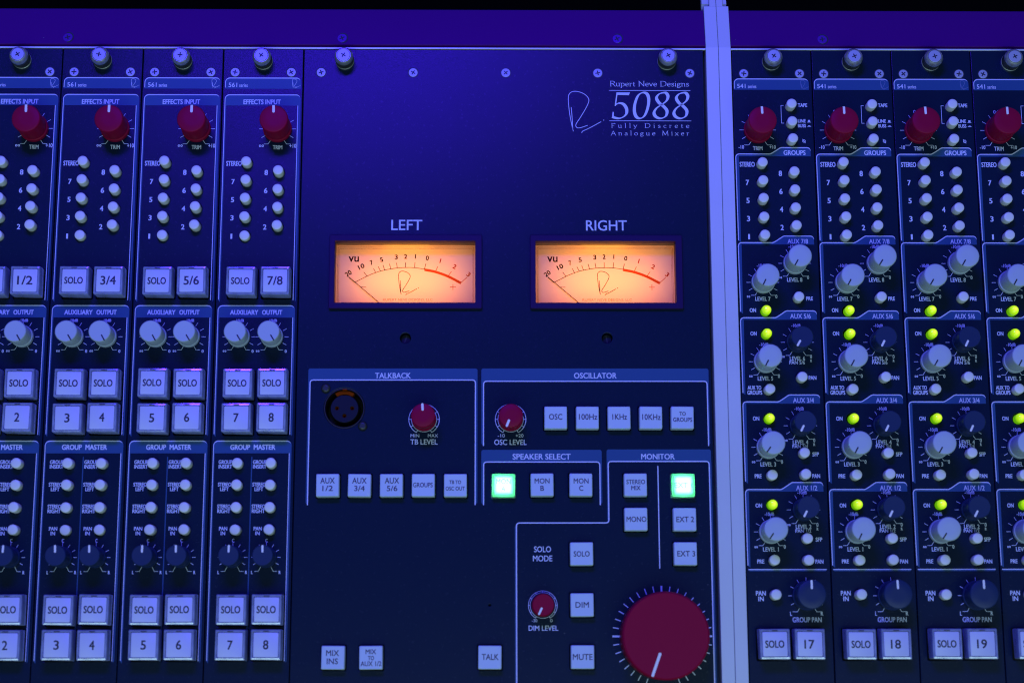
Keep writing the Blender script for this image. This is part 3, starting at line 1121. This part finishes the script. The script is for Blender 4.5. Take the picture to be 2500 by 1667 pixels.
def big_numerals(b, z, mname):
    fx = lambda px: 153.57 + (px - 840) / (1960 - 840) * (192.21 - 153.57)
    fy = lambda py: -9.75 - (py - 385) / (772 - 385) * (23.88 - 9.75)
    mp = lambda L: [(fx(a), fy(c)) for a, c in L]
    kx = (192.21 - 153.57) / (1960 - 840)
    nib = R(24)
    wf = lambda i, t: kx * (15 + 33 * abs(math.sin(math.atan2(t.y, t.x) - nib)) ** 1.3)
    b.poly(mp([(915, 392), (1106, 392), (1090, 431), (918, 427)]), z, mname)
    b.ribbon(mp([(921, 394), (892, 584)]), kx * 18, z + 0.01, mname)
    b.ribbon(spline(mp([(890, 572), (945, 545), (1010, 560), (1052, 620), (1052, 690), (1010, 738), (945, 762), (880, 752), (845, 738)]), 8), wf, z + 0.015, mname)
    b.poly(mp([(853, 668), (869, 672), (868, 735), (842, 746)]), z + 0.02, mname)
    b.ribbon(spline(mp([(1290, 394), (1225, 436), (1180, 540), (1166, 650), (1190, 735), (1248, 762), (1312, 722), (1360, 610), (1377, 490), (1352, 412)]), 8, True), wf, z, mname, closed=True)
    for dx in (0, 287):
        b.ribbon(spline(mp([(p + dx, q) for p, q in [(1592, 394), (1525, 416), (1490, 470), (1522, 535), (1592, 592), (1637, 655), (1618, 728), (1545, 761), (1474, 736), (1450, 680), (1488, 615), (1566, 562), (1634, 508), (1656, 448), (1634, 403)]]), 8, True), wf, z, mname, closed=True)


# ------------------------------------------------------------------ master module
CAPS = [  # x, y, rows
    (16.37, -206.42, [('AUX', 0, 6.8, 3.5, 0.85), ('1/2', 0.1, 5.0, -0.25, -2.7)]),
    (31.36, -206.42, [('AUX', 0, 6.8, 3.5, 0.85), ('3/4', 0.1, 5.0, -0.25, -2.7)]),
    (46.50, -206.42, [('AUX', 0.3, 6.8, 3.5, 0.85), ('5/6', 0.4, 5.0, -0.25, -2.7)]),
    (61.60, -206.42, [('GROUPS', -0.15, 9.3, 1.15, -0.95)]),
    (76.76, -206.42, [('TB TO', -0.1, 5.6, 2.3, 0.65), ('OSC OUT', -0.1, 9.1, -0.65, -2.4)]),
    (124.49, -174.15, [('OSC', -0.05, 6.4, 1.7, -0.95)]),
    (139.65, -174.15, [('100Hz', 0.3, 8.8, 1.7, -0.95)]),
    (154.79, -174.15, [('1KHz', 0.25, 7.0, 1.7, -0.95)]),
    (169.92, -174.15, [('10KHz', 0.25, 8.8, 1.6, -1.05)]),
    (185.05, -174.15, [('TO', 0.05, 3.1, 2.7, 0.95), ('GROUPS', 0.05, 9.1, -0.05, -2.0)]),
    (117.80, -206.25, [('MON', 0, 7.1, 2.95, 0.6), ('B', 0, 1.75, -0.5, -2.85)]),
    (136.21, -206.25, [('MON', 0.1, 7.1, 2.95, 0.6), ('C', 0.1, 1.9, -0.5, -2.85)]),
    (162.09, -206.25, [('STEREO', 0.1, 8.9, 2.4, 0.35), ('MIX', 0.1, 4.4, -0.5, -2.5)]),
    (162.05, -222.5, [('MONO', 0.2, 9.4, 1.2, -1.25)]),
    (185.10, -222.6, [('EXT 2', 0.15, 8.4, 1.2, -1.3)]),
    (185.10, -238.7, [('EXT 3', 0.3, 8.4, 1.25, -1.25)]),
    (136.24, -238.7, [('SOLO', 0, 7.5, 1.2, -1.25)]),
    (136.22, -262.4, [('DIM', 0, 6.3, 1.3, -1.25)]),
    (136.22, -286.3, [('MUTE', 0, 9.2, 1.35, -1.3)]),
    (20.40, -286.4, [('MIX', -0.2, 6.0, 3.35, 0.8), ('INS', -0.2, 5.2, -0.4, -2.95)]),
    (37.97, -286.4, [('MIX', 0, 4.9, 3.75, 1.65), ('TO', 0.1, 2.8, 0.75, -1.1), ('AUX 1/2', 0.1, 9.6, -1.7, -3.8)]),
    (93.12, -286.4, [('TALK', 0.15, 7.8, 1.55, -1.1)]),
]
LITCAPS = [(99.5, -206.4, [('MON', 0, 7.1, 2.95, 0.6), ('A', 0, 1.9, -0.5, -2.85)]), (184.8, -206.4, [('EXT 1', 0, 8.4, 1.2, -1.3)])]
MX = [(0.0, 0.0), (97.75, 0.0)]


def box_print(b, x0, x1, y0, yl, yb, xl, xr, left=True, right=True):
    r = 1.0
    top = [(x0, yl)] + [(x0 + r - r * math.cos(R(a)), y0 - r + r * math.sin(R(a))) for a in range(0, 91, 15)] + [(x1 - r + r * math.sin(R(a)), y0 - r + r * math.cos(R(a))) for a in range(0, 91, 15)] + [(x1, yl)]
    b.poly(top, ZB, 'band')
    b.poly([(x0, yl), (x0, yb + 1.2), (xl, yb), (xl, yl)], ZB, 'band')
    b.poly([(x1, yl), (x1, yb + 1.2), (xr, yb), (xr, yl)], ZB, 'band')
    # corner pieces between the rounded light line and the column
    path = round_path([(xl, yb), (xl, yl), (xr, yl), (xr, yb)], 1.6)
    b.ribbon(path, 0.52, ZL, 'line')


def master_print():
    b = Sheets('printed_frame')
    box_print(b, 5.75, 87.1, -149.7, -155.3, -215.4, 6.65, 86.1)
    b.start()
    box_print(b, 88.95, 198.5, -149.67, -155.9, -187.2, 90.0, 197.7)
    b.start()
    box_print(b, 89.0, 146.45, -189.1, -194.9, -215.45, 90.1, 145.5)
    b.start()
    # monitor box: its left line steps out to the left, its right line runs on
    x0, x1, y0, yl = 148.8, 198.7, -188.9, -194.65
    r = 1.0
    top = [(x0, yl)] + [(x0 + r - r * math.cos(R(a)), y0 - r + r * math.sin(R(a))) for a in range(0, 91, 15)] + [(x1 - r + r * math.sin(R(a)), y0 - r + r * math.cos(R(a))) for a in range(0, 91, 15)] + [(x1, yl)]
    b.poly(top, ZB, 'band')
    b.quad(148.8, yl, 149.5, -222.5, ZB, 'band')
    b.quad(197.8, yl, 198.8, -326, ZB, 'band')
    b.quad(104.9, -225.5, 105.6, -326, ZB, 'band')
    b.ribbon(round_path([(105.65, -326), (105.65, -223.9), (149.5, -223.9), (149.5, yl), (197.75, yl), (197.8, -326)], 1.6), 0.55, ZL, 'line')
    b.start('divider_line')
    b.quad(172.95, -196.8, 173.45, -245.4, ZL, 'line')
    return b.meshes()


def arc_scale(b, x, y, r1, r0, w=0.27):
    b.start('dial_scale')
    arc = lambda r, a0, a1: [(x + r * math.cos(R(a)), y + r * math.sin(R(a))) for a in range(a0, a1 + 1, 6)]
    b.ribbon(arc(r1, -60, 240), w, ZL, 'ink')
    b.ribbon(arc(r0, -120, 240)[:-1], w * 0.8, ZL, 'ink', closed=True)
    for a in range(-60, 241, 30):
        c, s = math.cos(R(a)), math.sin(R(a))
        b.ribbon([(x + r0 * c, y + r0 * s), (x + r1 * c, y + r1 * s)], w, ZL + 0.01, 'ink')


def master_letters():
    b = Sheets('printed_lettering')
    t = b.tri
    b.start('emblem')
    serif_text(b, 'Rupert Neve Designs', 153.0, 192.3, -4.05, -6.77, ZT, 'ink')
    serif_text(b, 'Fully Discrete', 153.35, 192.0, -26.1, -28.4, ZT, 'ink', 0.36)
    serif_text(b, 'Analogue Mixer', 153.2, 191.85, -30.0, -32.3, ZT, 'ink', 0.3)
    b.quad(152.3, -8.80, 192.95, -9.07, ZT, 'ink')
    b.quad(152.25, -24.64, 193.05, -24.91, ZT, 'ink')
    big_numerals(b, ZT, 'ink')
    signature(b, 132.0, -9.45, 1.0, 0.32, ZT, 'ink')
    b.start()
    t('LEFT', 44.7, -75.8, 59.9, -80.9, ZT, 'ink', 0.014)
    b.start()
    t('RIGHT', 140.1, -75.9, 160.2, -81.0, ZT, 'ink', 0.014)
    b.start()
    t('TALKBACK', 37.8, -151.87, 55.0, -154.44, ZT, 'ink', 0.014)
    b.start()
    t('OSCILLATOR', 133.55, -151.85, 154.1, -154.45, ZT, 'ink', 0.014)
    b.start()
    t('SPEAKER SELECT', 103.9, -191.05, 131.6, -193.7, ZT, 'ink', 0.014)
    b.start()
    t('MONITOR', 165.3, -191.07, 181.3, -193.63, ZT, 'ink', 0.014)
    arc_scale(b, 61.55, -174.4, 7.3, 6.05)
    t('MIN', 55.15, -181.5, 59.3, -183.05, ZT, 'ink')
    t('MAX', 63.45, -181.5, 68.3, -183.05, ZT, 'ink')
    t('TB LEVEL', 55.1, -184.05, 68.1, -186.5, ZT, 'ink', 0.006)
    arc_scale(b, 103.0, -174.4, 7.35, 6.1)
    t('-10', 96.85, -181.45, 100.2, -183.08, ZT, 'ink')
    t('+20', 105.4, -181.45, 109.1, -183.08, ZT, 'ink')
    t('OSC LEVEL', 95.15, -184.2, 110.6, -186.7, ZT, 'ink', 0.006)
    b.start()
    t('SOLO', 113.95, -234.95, 121.95, -237.6, ZT, 'ink', 0.006)
    t('MODE', 113.4, -239.25, 122.55, -241.9, ZT, 'ink', 0.006)
    arc_scale(b, 117.95, -262.45, 6.75, 5.95, 0.24)
    t('-30', 112.75, -268.75, 115.3, -270.2, ZT, 'ink')
    t('0', 121.35, -268.75, 122.5, -270.2, ZT, 'ink')
    t('DIM LEVEL', 111.25, -271.8, 125.1, -274.1, ZT, 'ink', 0.006)
    b.start('dial_scale')
    cx, cy = 173.8, -276.8
    for a in range(-70, 251, 10):
        c, s = math.cos(R(a)), math.sin(R(a))
        bold = a % 90 == 0
        b.ribbon([(cx + (19.9 if bold else 20.6) * c, cy + (19.9 if bold else 20.6) * s), (cx + 23.4 * c, cy + 23.4 * s)], 0.85 if bold else 0.45, ZL + (0.02 if bold else 0), 'ink')
    return b.meshes()


def meter(parent, dx, dy):
    """Backlit meter: a bezel, a recessed case, a paper dial with a lamp behind it and one at its top, a needle."""
    ox, oy = 14.85 + dx, -120.6 + dy
    W, H = 74.35, 36.8
    zi = -7.0

    def bez():
        b = MB()
        o = [[(x, y, 0.0) for x, y in rr(0, 0, W, H, 0.5, 2)], [(x, y, 1.7) for x, y in rr(0, 0, W, H, 0.5, 2)], [(x, y, 2.0) for x, y in rr(0.3, 0.3, W - 0.3, H - 0.3, 0.5, 2)],
             [(x, y, 2.0) for x, y in rr(2.5, 2.75, W - 3.1, H - 2.8, 0.3, 2)], [(x, y, 1.8) for x, y in rr(2.7, 2.95, W - 3.3, H - 3.0, 0.3, 2)], [(x, y, -2.0) for x, y in rr(2.7, 2.95, W - 3.3, H - 3.0, 0.3, 2)]]
        b.loft(o, 'bezel', cap=False)
        return b.mesh('meter_bezel', 30)

    m = link('meter', cached('bez', bez), parent, (ox, oy, 0), (0, 0, 0), None)

    def case():
        b = MB()
        o = [[(x, y, -2.0) for x, y in rr(2.6, 2.85, W - 3.2, H - 2.9, 0.3, 2)], [(x, y, -7.6) for x, y in rr(2.4, 2.6, W - 3.0, H - 2.7, 0.3, 2)], [(x, y, -26) for x, y in rr(2.4, 2.6, W - 3.0, H - 2.7, 0.3, 2)]]
        b.loft(o, 'housing', cap=True)
        return b.mesh('meter_case')
    link('meter_case', cached('case', case), m)

    k = (798.6 - zi) / (798.6 + 4.0)           # readings were taken 4 mm below the panel; carry them to the dial's depth

    def q(x, y):
        return (93.7 + (x - 93.7) * k - 14.85, -294.86 + (y + 294.86) * k + 120.6)

    def face():
        b = MB()
        b.quad(2.6, 2.9, W - 3.2, H - 2.95, zi, 'meter_face')
        return b.mesh('dial_face')
    link('dial_face', cached('face', face), m)

    def marks():
        b = MB()
        z = zi + 0.1
        A = [(27.0, -106.24), (32.92, -103.16), (37.13, -101.36), (41.39, -100.08), (47.58, -99.03), (51.95, -98.79), (56.10, -98.88), (60.94, -99.6)]
        b.ribbon([q(*p) for p in spline(A, 5)], 0.3, z, 'meter_ink')
        B = [(60.94, -99.85), (66.47, -101.0), (72.70, -103.3), (78.9, -106.6)]
        b.ribbon([q(*p) for p in spline(B, 5)], 1.25, z, 'meter_red')
        TO = [(23.97, -103.64), (31.28, -101.03), (35.99, -99.18), (38.28, -98.28), (40.66, -97.57), (43.78, -96.90), (47.23, -96.42), (51.70, -96.13), (56.30, -96.13), (61.65, -96.83)]
        TI = [(27.0, -106.24), (32.92, -103.16), (37.13, -101.36), (39.46, -100.60), (41.52, -100.08), (44.51, -99.46), (47.68, -99.03), (51.72, -98.79), (56.14, -98.78), (60.94, -99.58)]
        for o_, i_ in zip(TO, TI):
            b.ribbon([q(*o_), q(*i_)], 0.3, z + 0.01, 'meter_ink')
        for o_, i_ in zip([(67.51, -98.25), (74.21, -100.75), (81.91, -103.58)], [(66.47, -100.52), (72.70, -102.88), (78.92, -106.33)]):
            b.ribbon([q(*o_), q(*i_)], 0.3, z + 0.01, 'meter_red')
        b.ribbon([q(29.9, -108.6), q(32.6, -108.6)], 0.24, z, 'meter_ink')
        b.ribbon([q(73.5, -108.55), q(76.4, -108.55)], 0.28, z, 'meter_red')
        b.ribbon([q(74.95, -107.1), q(74.95, -110.0)], 0.28, z + 0.01, 'meter_red')

        def num(s, cx, cy, w, h, ang, mn):
            t = MB()
            t.tri(s, -w / 2, h / 2, w / 2, -h / 2, 0, mn, 0.02)
            c, sn = math.cos(R(ang)), math.sin(R(ang))
            X, Y = q(cx, cy)
            b.add([(X + x * c - y * sn, Y + x * sn + y * c, z + 0.01) for x, y, _ in t.v], t.f, mn)
        num('vu', 26.3, -93.9, 5.1, 3.9, 0, 'meter_ink')
        for s, x, y, w, a in (('20', 23.75, -101.75, 3.2, 36), ('10', 30.05, -98.3, 3.1, 26), ('7', 34.95, -96.3, 1.3, 18), ('5', 39.9, -94.8, 1.5, 10), ('3', 47.1, -93.5, 1.55, 3), ('2', 51.7, -93.25, 1.5, 0), ('1', 56.5, -93.25, 0.5, -3), ('0', 62.35, -94.0, 1.6, -8)):
            num(s, x, y, w, 2.15, a, 'meter_ink')
        for s, x, y, w, a in (('1', 68.75, -95.4, 0.5, -16), ('2', 75.75, -98.3, 1.6, -26), ('3', 82.6, -102.2, 1.55, -38)):
            num(s, x, y, w, 2.15, a, 'meter_red')
        S = 12.6 / 21.0
        X, Y = q(48.35, -100.6)
        signature(b, X, Y, S * 0.93, 0.3, z, 'meter_ink')
        X0, Y0 = q(40.9, -114.3)
        X1, Y1 = q(65.0, -115.5)
        b.tri('RUPERT NEVE DESIGNS, LLC', X0, Y0, X1, Y1, z, 'meter_grey', -0.012)
        return b.mesh('dial_markings')
    link('dial_markings', cached('marks', marks), m)

    def rimm():
        b = MB()
        # inner edge of the clear cover
        for x0, y0, x1, y1, zz, w in ((4.1, 3.0, W - 4.6, H - 5.2, zi + 1.6, 0.10), (3.6, 3.0, W - 4.1, H - 4.5, zi + 2.2, 0.16)):
            b.ribbon(rr(x0, y0, x1, y1, 0.4, 2), w, zz, 'meter_grey', closed=True)
        b.ribbon([q(20.5, -116.35), q(84.5, -116.35)], 0.12, zi + 0.5, 'meter_ink')
        return b.mesh('cover_edge')
    link('cover_edge', cached('rimm', rimm), m)

    def needle():
        b = MB()
        b.ribbon([q(23.97, -103.64), q(38.7, -116.3)], 0.36, zi + 0.9, 'meter_ink')
        b.ribbon([q(37.9, -116.6), q(39.2, -116.6)], 0.35, zi + 0.92, 'meter_ink')
        return b.mesh('needle')
    link('needle', cached('needle', needle), m)

    # the meter's own lamps
    l = bpy.data.lights.get('meter_lamp')
    if l is None:
        l = bpy.data.lights.new('meter_lamp', 'AREA')
        l.shape = 'RECTANGLE'
        l.size, l.size_y = 0.046, 0.018
        l.color = (1.0, 0.285, 0.028)
        l.energy = 0.0215
    lo = bpy.data.objects.new('meter_lamp', l)
    C.objects.link(lo)
    lo.parent = m
    lo.location = Vector((W / 2, 16.5, -24)) * MM
    lo.rotation_euler = (R(180), 0, 0)
    l2 = bpy.data.lights.get('meter_top_lamp')
    if l2 is None:
        l2 = bpy.data.lights.new('meter_top_lamp', 'AREA')
        l2.shape = 'RECTANGLE'
        l2.size, l2.size_y = 0.022, 0.003
        l2.color = (1.0, 0.40, 0.02)
        l2.energy = 0.0007
    lo = bpy.data.objects.new('meter_top_lamp', l2)
    C.objects.link(lo)
    lo.parent = m
    lo.location = Vector((W / 2, H - 3.6, -12.5)) * MM
    lo.rotation_euler = (R(140), 0, 0)
    return m


def xlr(parent, x, y):
    def shell():
        b = MB()
        n = 48
        b.lathe([(9.85, -2.5), (9.85, 0.05), (9.6, 0.25), (9.25, 0.25), (9.05, -0.3), (8.9, -14.0), (6.9, -14.0), (6.8, -1.6), (6.68, -1.3)], 'xlr', n, cap=False)
        return b.mesh('connector_shell', 30)
    s = link('microphone_socket', cached('xs', shell), parent, (x, y, 0))

    def ins():
        return plate_mesh('socket_insert', circ(0, 0, 6.64, 48), [circ(-3.65, 0.2, 0.95, 18), circ(3.65, 0.2, 0.95, 18), circ(0.0, -3.45, 0.95, 18)], 2.4, 'xlr_insert', 0.15)
    link('socket_insert', cached('xi', ins), s, (0, 0, -1.2))

    def pins():
        b = MB()
        for a, c in ((-3.65, 0.2), (3.65, 0.2), (0, -3.45)):
            b.lathe([(0.93, -5.0), (0.93, -2.2), (0.62, -2.0), (0.6, -4.5), (0.01, -4.6)], 'gold', 16, a, c)
        return b.mesh('contact')
    link('contact', cached('xp', pins), s)

    def latch():
        b = MB()
        pts = [(8.6 * math.cos(R(a)), 8.6 * math.sin(R(a))) for a in range(58, 123, 8)] + [(6.9 * math.cos(R(a)), 6.9 * math.sin(R(a))) for a in range(122, 57, -8)]
        b.loft([[(p[0], p[1], -6.0) for p in pts], [(p[0], p[1], -0.9) for p in pts]], 'gold')
        b.box(-1.9, 6.95, -0.95, 1.9, 7.9, -0.4, 'gold')
        b.box(-0.9, 8.75, -0.1, 1.2, 9.3, 0.4, 'gold')
        return b.mesh('latch')
    link('latch', cached('xl', latch), s)
    return s


def pan_screw(parent, x, y):
    def build():
        b = MB()
        b.lathe([(2.25, 0.05), (2.25, 0.5), (1.9, 1.1), (1.2, 1.4), (0.01, 1.5)], 'black_steel', 28)
        b.disc(0, 0, 1.15, 1.53, 'recess', 16)
        cross(b, 1.55, 0.6, 1.53, 'recess')
        return b.mesh('domed_screw', 40)
    return link('domed_screw', cached('ds', build), parent, (x, y, 0), (0, 0, R(random.uniform(0, 90))))


def master_module():
    t = thing('master_module', 'wide dark blue master section with two glowing amber meters and big red knob', 'mixer module', (0, 0, 0))
    holes = [rr(17.5 + dx, -117.7, 86.0 + dx, -86.7, 0.4, 2) for dx, _ in MX]
    holes += [sqhole(a, b_, 5.95) for a, b_, _ in CAPS + LITCAPS]
    holes += [circ(52.2, -134.78, 2.62, 28), circ(149.8, -134.72, 2.62, 28), circ(93.03, -262.36, 0.62, 14), circ(23.3, -169.05, 9.9, 48)]
    fp = link('faceplate', plate_mesh('faceplate', rr(0.24, -330, 199.75, 12.3, 0.3, 2), holes, 3.0, 'plate'), t)
    for nm, me in master_print() + master_letters():
        link(nm, me, fp)
    thumbscrew(t, 20.55, 6.1)
    thumbscrew(t, 181.4, 6.3)
    for x in (8.82, 54.67, 100.86, 146.83, 192.87):
        flat_screw(t, x, 0.15)
    for dx, dy in MX:
        meter(t, dx, dy)
    # slotted trimmer deep inside each round hole under the meters

    def trimmer():
        b = MB()
        b.lathe([(2.4, -9), (2.4, -3.4), (2.2, -3.2), (0.01, -3.2)], 'xlr_insert', 24)
        b.quad(-1.8, -0.3, 1.8, 0.3, -3.17, 'recess')
        return b.mesh('trimmer')
    for x, y, a in ((52.2, -134.78, 70), (149.8, -134.72, 100)):
        link('trimmer', cached('trm', trimmer), t, (x, y, 0), (0, 0, R(a)))
    xlr(t, 23.3, -169.05)
    pan_screw(t, 14.3, -159.45)
    pan_screw(t, 32.25, -177.65)
    knob('level_knob', t, 61.55, -174.4, 5.85, 13, 'red', 94, 'pwhite', 2.2, 5.75, 1.1)
    knob('level_knob', t, 103.0, -174.4, 5.85, 12, 'red', 248, 'pwhite', 2.0, 5.7, 1.1)
    knob('level_knob', t, 117.95, -262.45, 5.25, 8, 'red', 245, 'pwhite', 1.4, 5.15, 0.95)
    knob('volume_knob', t, 173.8, -276.9, 20.1, 18, 'red', 250, 'pwhite', 8.2, 19.6, 1.25)
    for a, b_, rows in CAPS:
        cap_button(t, a, b_, rows)
    for a, b_, rows in LITCAPS:
        cap_button(t, a, b_, rows, True)
    return t


# ------------------------------------------------------------------ frame of the desk
TILT = R(12.5)


def tilt_frame(s, z=0.0):
    """A point s mm up the tilted top rail, z mm off its face."""
    return (14.5 + s * math.cos(TILT) + z * math.sin(TILT), 0.6 - s * math.sin(TILT) + z * math.cos(TILT))


def rail(label, x0, x1, screws):
    t = thing('top_rail', label, 'trim rail', ((x0 + x1) / 2, 14.2, 0))
    cx = (x0 + x1) / 2
    b = MB()
    prof = [tilt_frame(0.05, -3), tilt_frame(0, -0.4), tilt_frame(0.3, 0), tilt_frame(20.2, 0), tilt_frame(20.9, -0.15), tilt_frame(21.5, -0.6), tilt_frame(21.8, -1.4), tilt_frame(21.8, -9), tilt_frame(0.05, -9)]
    rings = [[(x - cx, y - 14.2, z) for y, z in prof] for x in (x0, x1)]
    n = len(prof)
    b.add(rings[0] + rings[1], [(i, (i + 1) % n, n + (i + 1) % n, n + i) for i in range(n)] + [tuple(range(n))[::-1], tuple(range(n, 2 * n))], 'rail')
    me = b.mesh('rail_body', 25)
    bm = bmesh.new(); bm.from_mesh(me); bmesh.ops.recalc_face_normals(bm, faces=bm.faces); bm.to_mesh(me); bm.free()
    link('rail_body', me, t)
    for x in screws:
        y, z = tilt_frame(3.9, 0.0)
        s = flat_screw(t, x - cx, y - 14.2, 'dark_steel', 2.45)
        s.location.z = z * MM
        s.rotation_euler = (-TILT, 0, random.uniform(0, 0.5))
    return t


def cheek(label, x0, x1, bx0, bx1, nx0, nx1):
    """Aluminium end cheek: flat beside the modules, leaning back along the top rail, narrow where it goes on."""
    t = thing('end_cheek', label, 'end cheek', ((x0 + x1) / 2, -150, 0), 'aluminium end cheeks')
    cx = (x0 + x1) / 2
    zt = 1.0
    prof = [(-330, zt), (13.4, zt), tilt_frame(22.9, 1.0)]
    b = MB()

    def strip(xa, xb, pr, depth):
        vs_ = []
        for x in (xa + 0.2, xb - 0.2):
            vs_ += [(x - cx, y + 150, z) for y, z in pr]
        n = len(pr)
        b.add(vs_, [(i, n + i, n + i + 1, i + 1) for i in range(n - 1)], 'alu')
        for x, dirn in ((xa, 1), (xb, -1)):
            xe = xa + 0.2 if dirn == 1 else xb - 0.2
            v2 = [(xe - cx, y + 150, z) for y, z in pr] + [(x - cx, y + 150, z - 0.25) for y, z in pr] + [(x - cx, y + 150, z - depth) for y, z in pr]
            f = []
            for i in range(n - 1):
                for k in (0, n):
                    q = (k + i, k + i + 1, k + n + i + 1, k + n + i)
                    f.append(q if dirn == 1 else q[::-1])
            b.add(v2, f, 'alu')
        y, z = pr[-1]
        b.add([(xa - cx, y + 150, z - 0.25), (xb - cx, y + 150, z - 0.25), (xb - cx, y + 150, z - depth), (xa - cx, y + 150, z - depth)], [(1, 0, 3, 2)], 'alu')
    strip(x0, x1, prof, 30)
    link('cheek_plate', b.mesh('cheek_plate'), t)
    b = MB()
    strip(nx0, nx1, [tilt_frame(22.95, 1.0), tilt_frame(60, 1.0)], 30)
    link('cheek_extension', b.mesh('cheek_extension'), t)
    b = MB()
    y0, z0 = tilt_frame(23.4, -1.2)
    y1, z1 = tilt_frame(50, -1.2)
    y2, z2 = tilt_frame(25.3, -0.6)
    b.add([(bx0 - cx, y0 + 150, z0 - 2), (bx1 - cx, y0 + 150, z0 - 2), (bx1 - cx, y2 + 150, z2), (bx0 - cx, y2 + 150, z2)], [(0, 1, 2, 3)], 'alu')
    b.add([(bx0 - cx, y2 + 150, z2 + 0.1), (bx1 - cx, y2 + 150, z2 + 0.1), (bx1 - cx, y1 + 150, z1), (bx0 - cx, y1 + 150, z1)], [(0, 1, 2, 3)], 'alu')
    link('hinge_block', b.mesh('hinge_block'), t)
    return t


def chassis():
    t = thing('desk_chassis', 'black desk chassis showing as thin dark gaps between the modules', 'chassis', (100, -160, -60))
    b = MB()
    b.box(-360, -175, 0, 300, 168, 8, 'black')
    link('tray', b.mesh('tray'), t)
    b = MB()
    for k, (x0, x1) in enumerate(((-360, 101.2), (113.7, 300))):
        b = MB()
        pr = [(172.55, 59.0), (172.55, 60.1), (172.7, 60.2), (173.25, 60.2), (173.4, 60.1), (173.4, 57)]
        n = len(pr)
        b.add([(x0, y, z) for y, z in pr] + [(x1, y, z) for y, z in pr], [(i, n + i, n + i + 1, i + 1) for i in range(n - 1)], 'alu')
        me = b.mesh('edge_strip')
        bm = bmesh.new(); bm.from_mesh(me); bmesh.ops.recalc_face_normals(bm, faces=bm.faces); bm.to_mesh(me); bm.free()
        link('edge_strip', me, t)
    return t


def backdrop():
    b = MB()
    b.quad(-3000, -3000, 3000, 3000, -750, 'backdrop')
    o = link('floor', b.mesh('floor'))
    o['kind'] = 'structure'
    o['label'] = 'dark floor of the room beyond the desk'
    return o


backdrop()
chassis()
rail('dark violet top rail above the master section and the effects modules', -260, 200.9, (-118.1, 18.9, 156.8))
rail('dark violet top rail right of the aluminium cheeks above the channel modules', 213.8, 420, (260.0, 397.0))
cheek('aluminium end cheek touching the master section, left of the seam', 201.1, 207.35, 200.4, 203.9, 204.0, 207.35)
cheek('aluminium end cheek touching the channel module numbered 17, right of the seam', 207.5, 213.65, 210.9, 212.9, 207.5, 210.8)

effects_module(-160, ('SOLO', '1/2', 'SOLO', 'SOLO', '1', '2', 'SOLO', 'SOLO', '1', '2'), 'effects module cut by the left picture edge, its square button reads 1/2')
effects_module(-120, ('SOLO', '3/4', 'SOLO', 'SOLO', '3', '4', 'SOLO', 'SOLO', '3', '4'), 'dark blue effects module whose white square button reads 3/4', ('g3', 'g7'))
effects_module(-80, ('SOLO', '5/6', 'SOLO', 'SOLO', '5', '6', 'SOLO', 'SOLO', '5', '6'), 'dark blue effects module whose white square button reads 5/6', ('SOLO12',))
effects_module(-40, ('SOLO', '7/8', 'SOLO', 'SOLO', '7', '8', 'SOLO', 'SOLO', '7', '8'), 'dark blue effects module whose square button reads 7/8, beside the master section')
master_module()
for k, (num, lab) in enumerate((('17', 'channel module with white button numbered 17, beside the aluminium cheeks'), ('18', 'dark blue channel module with white square button numbered 18'),
                                ('19', 'dark blue channel module with white square button numbered 19'), ('20', 'channel module cut off by the right picture edge, right of number 19'))):
    channel_module(214 + 40 * k + (0.05 if k else 0.0), num, lab, (0.0, 0.8, 0.6, 0.6)[k])
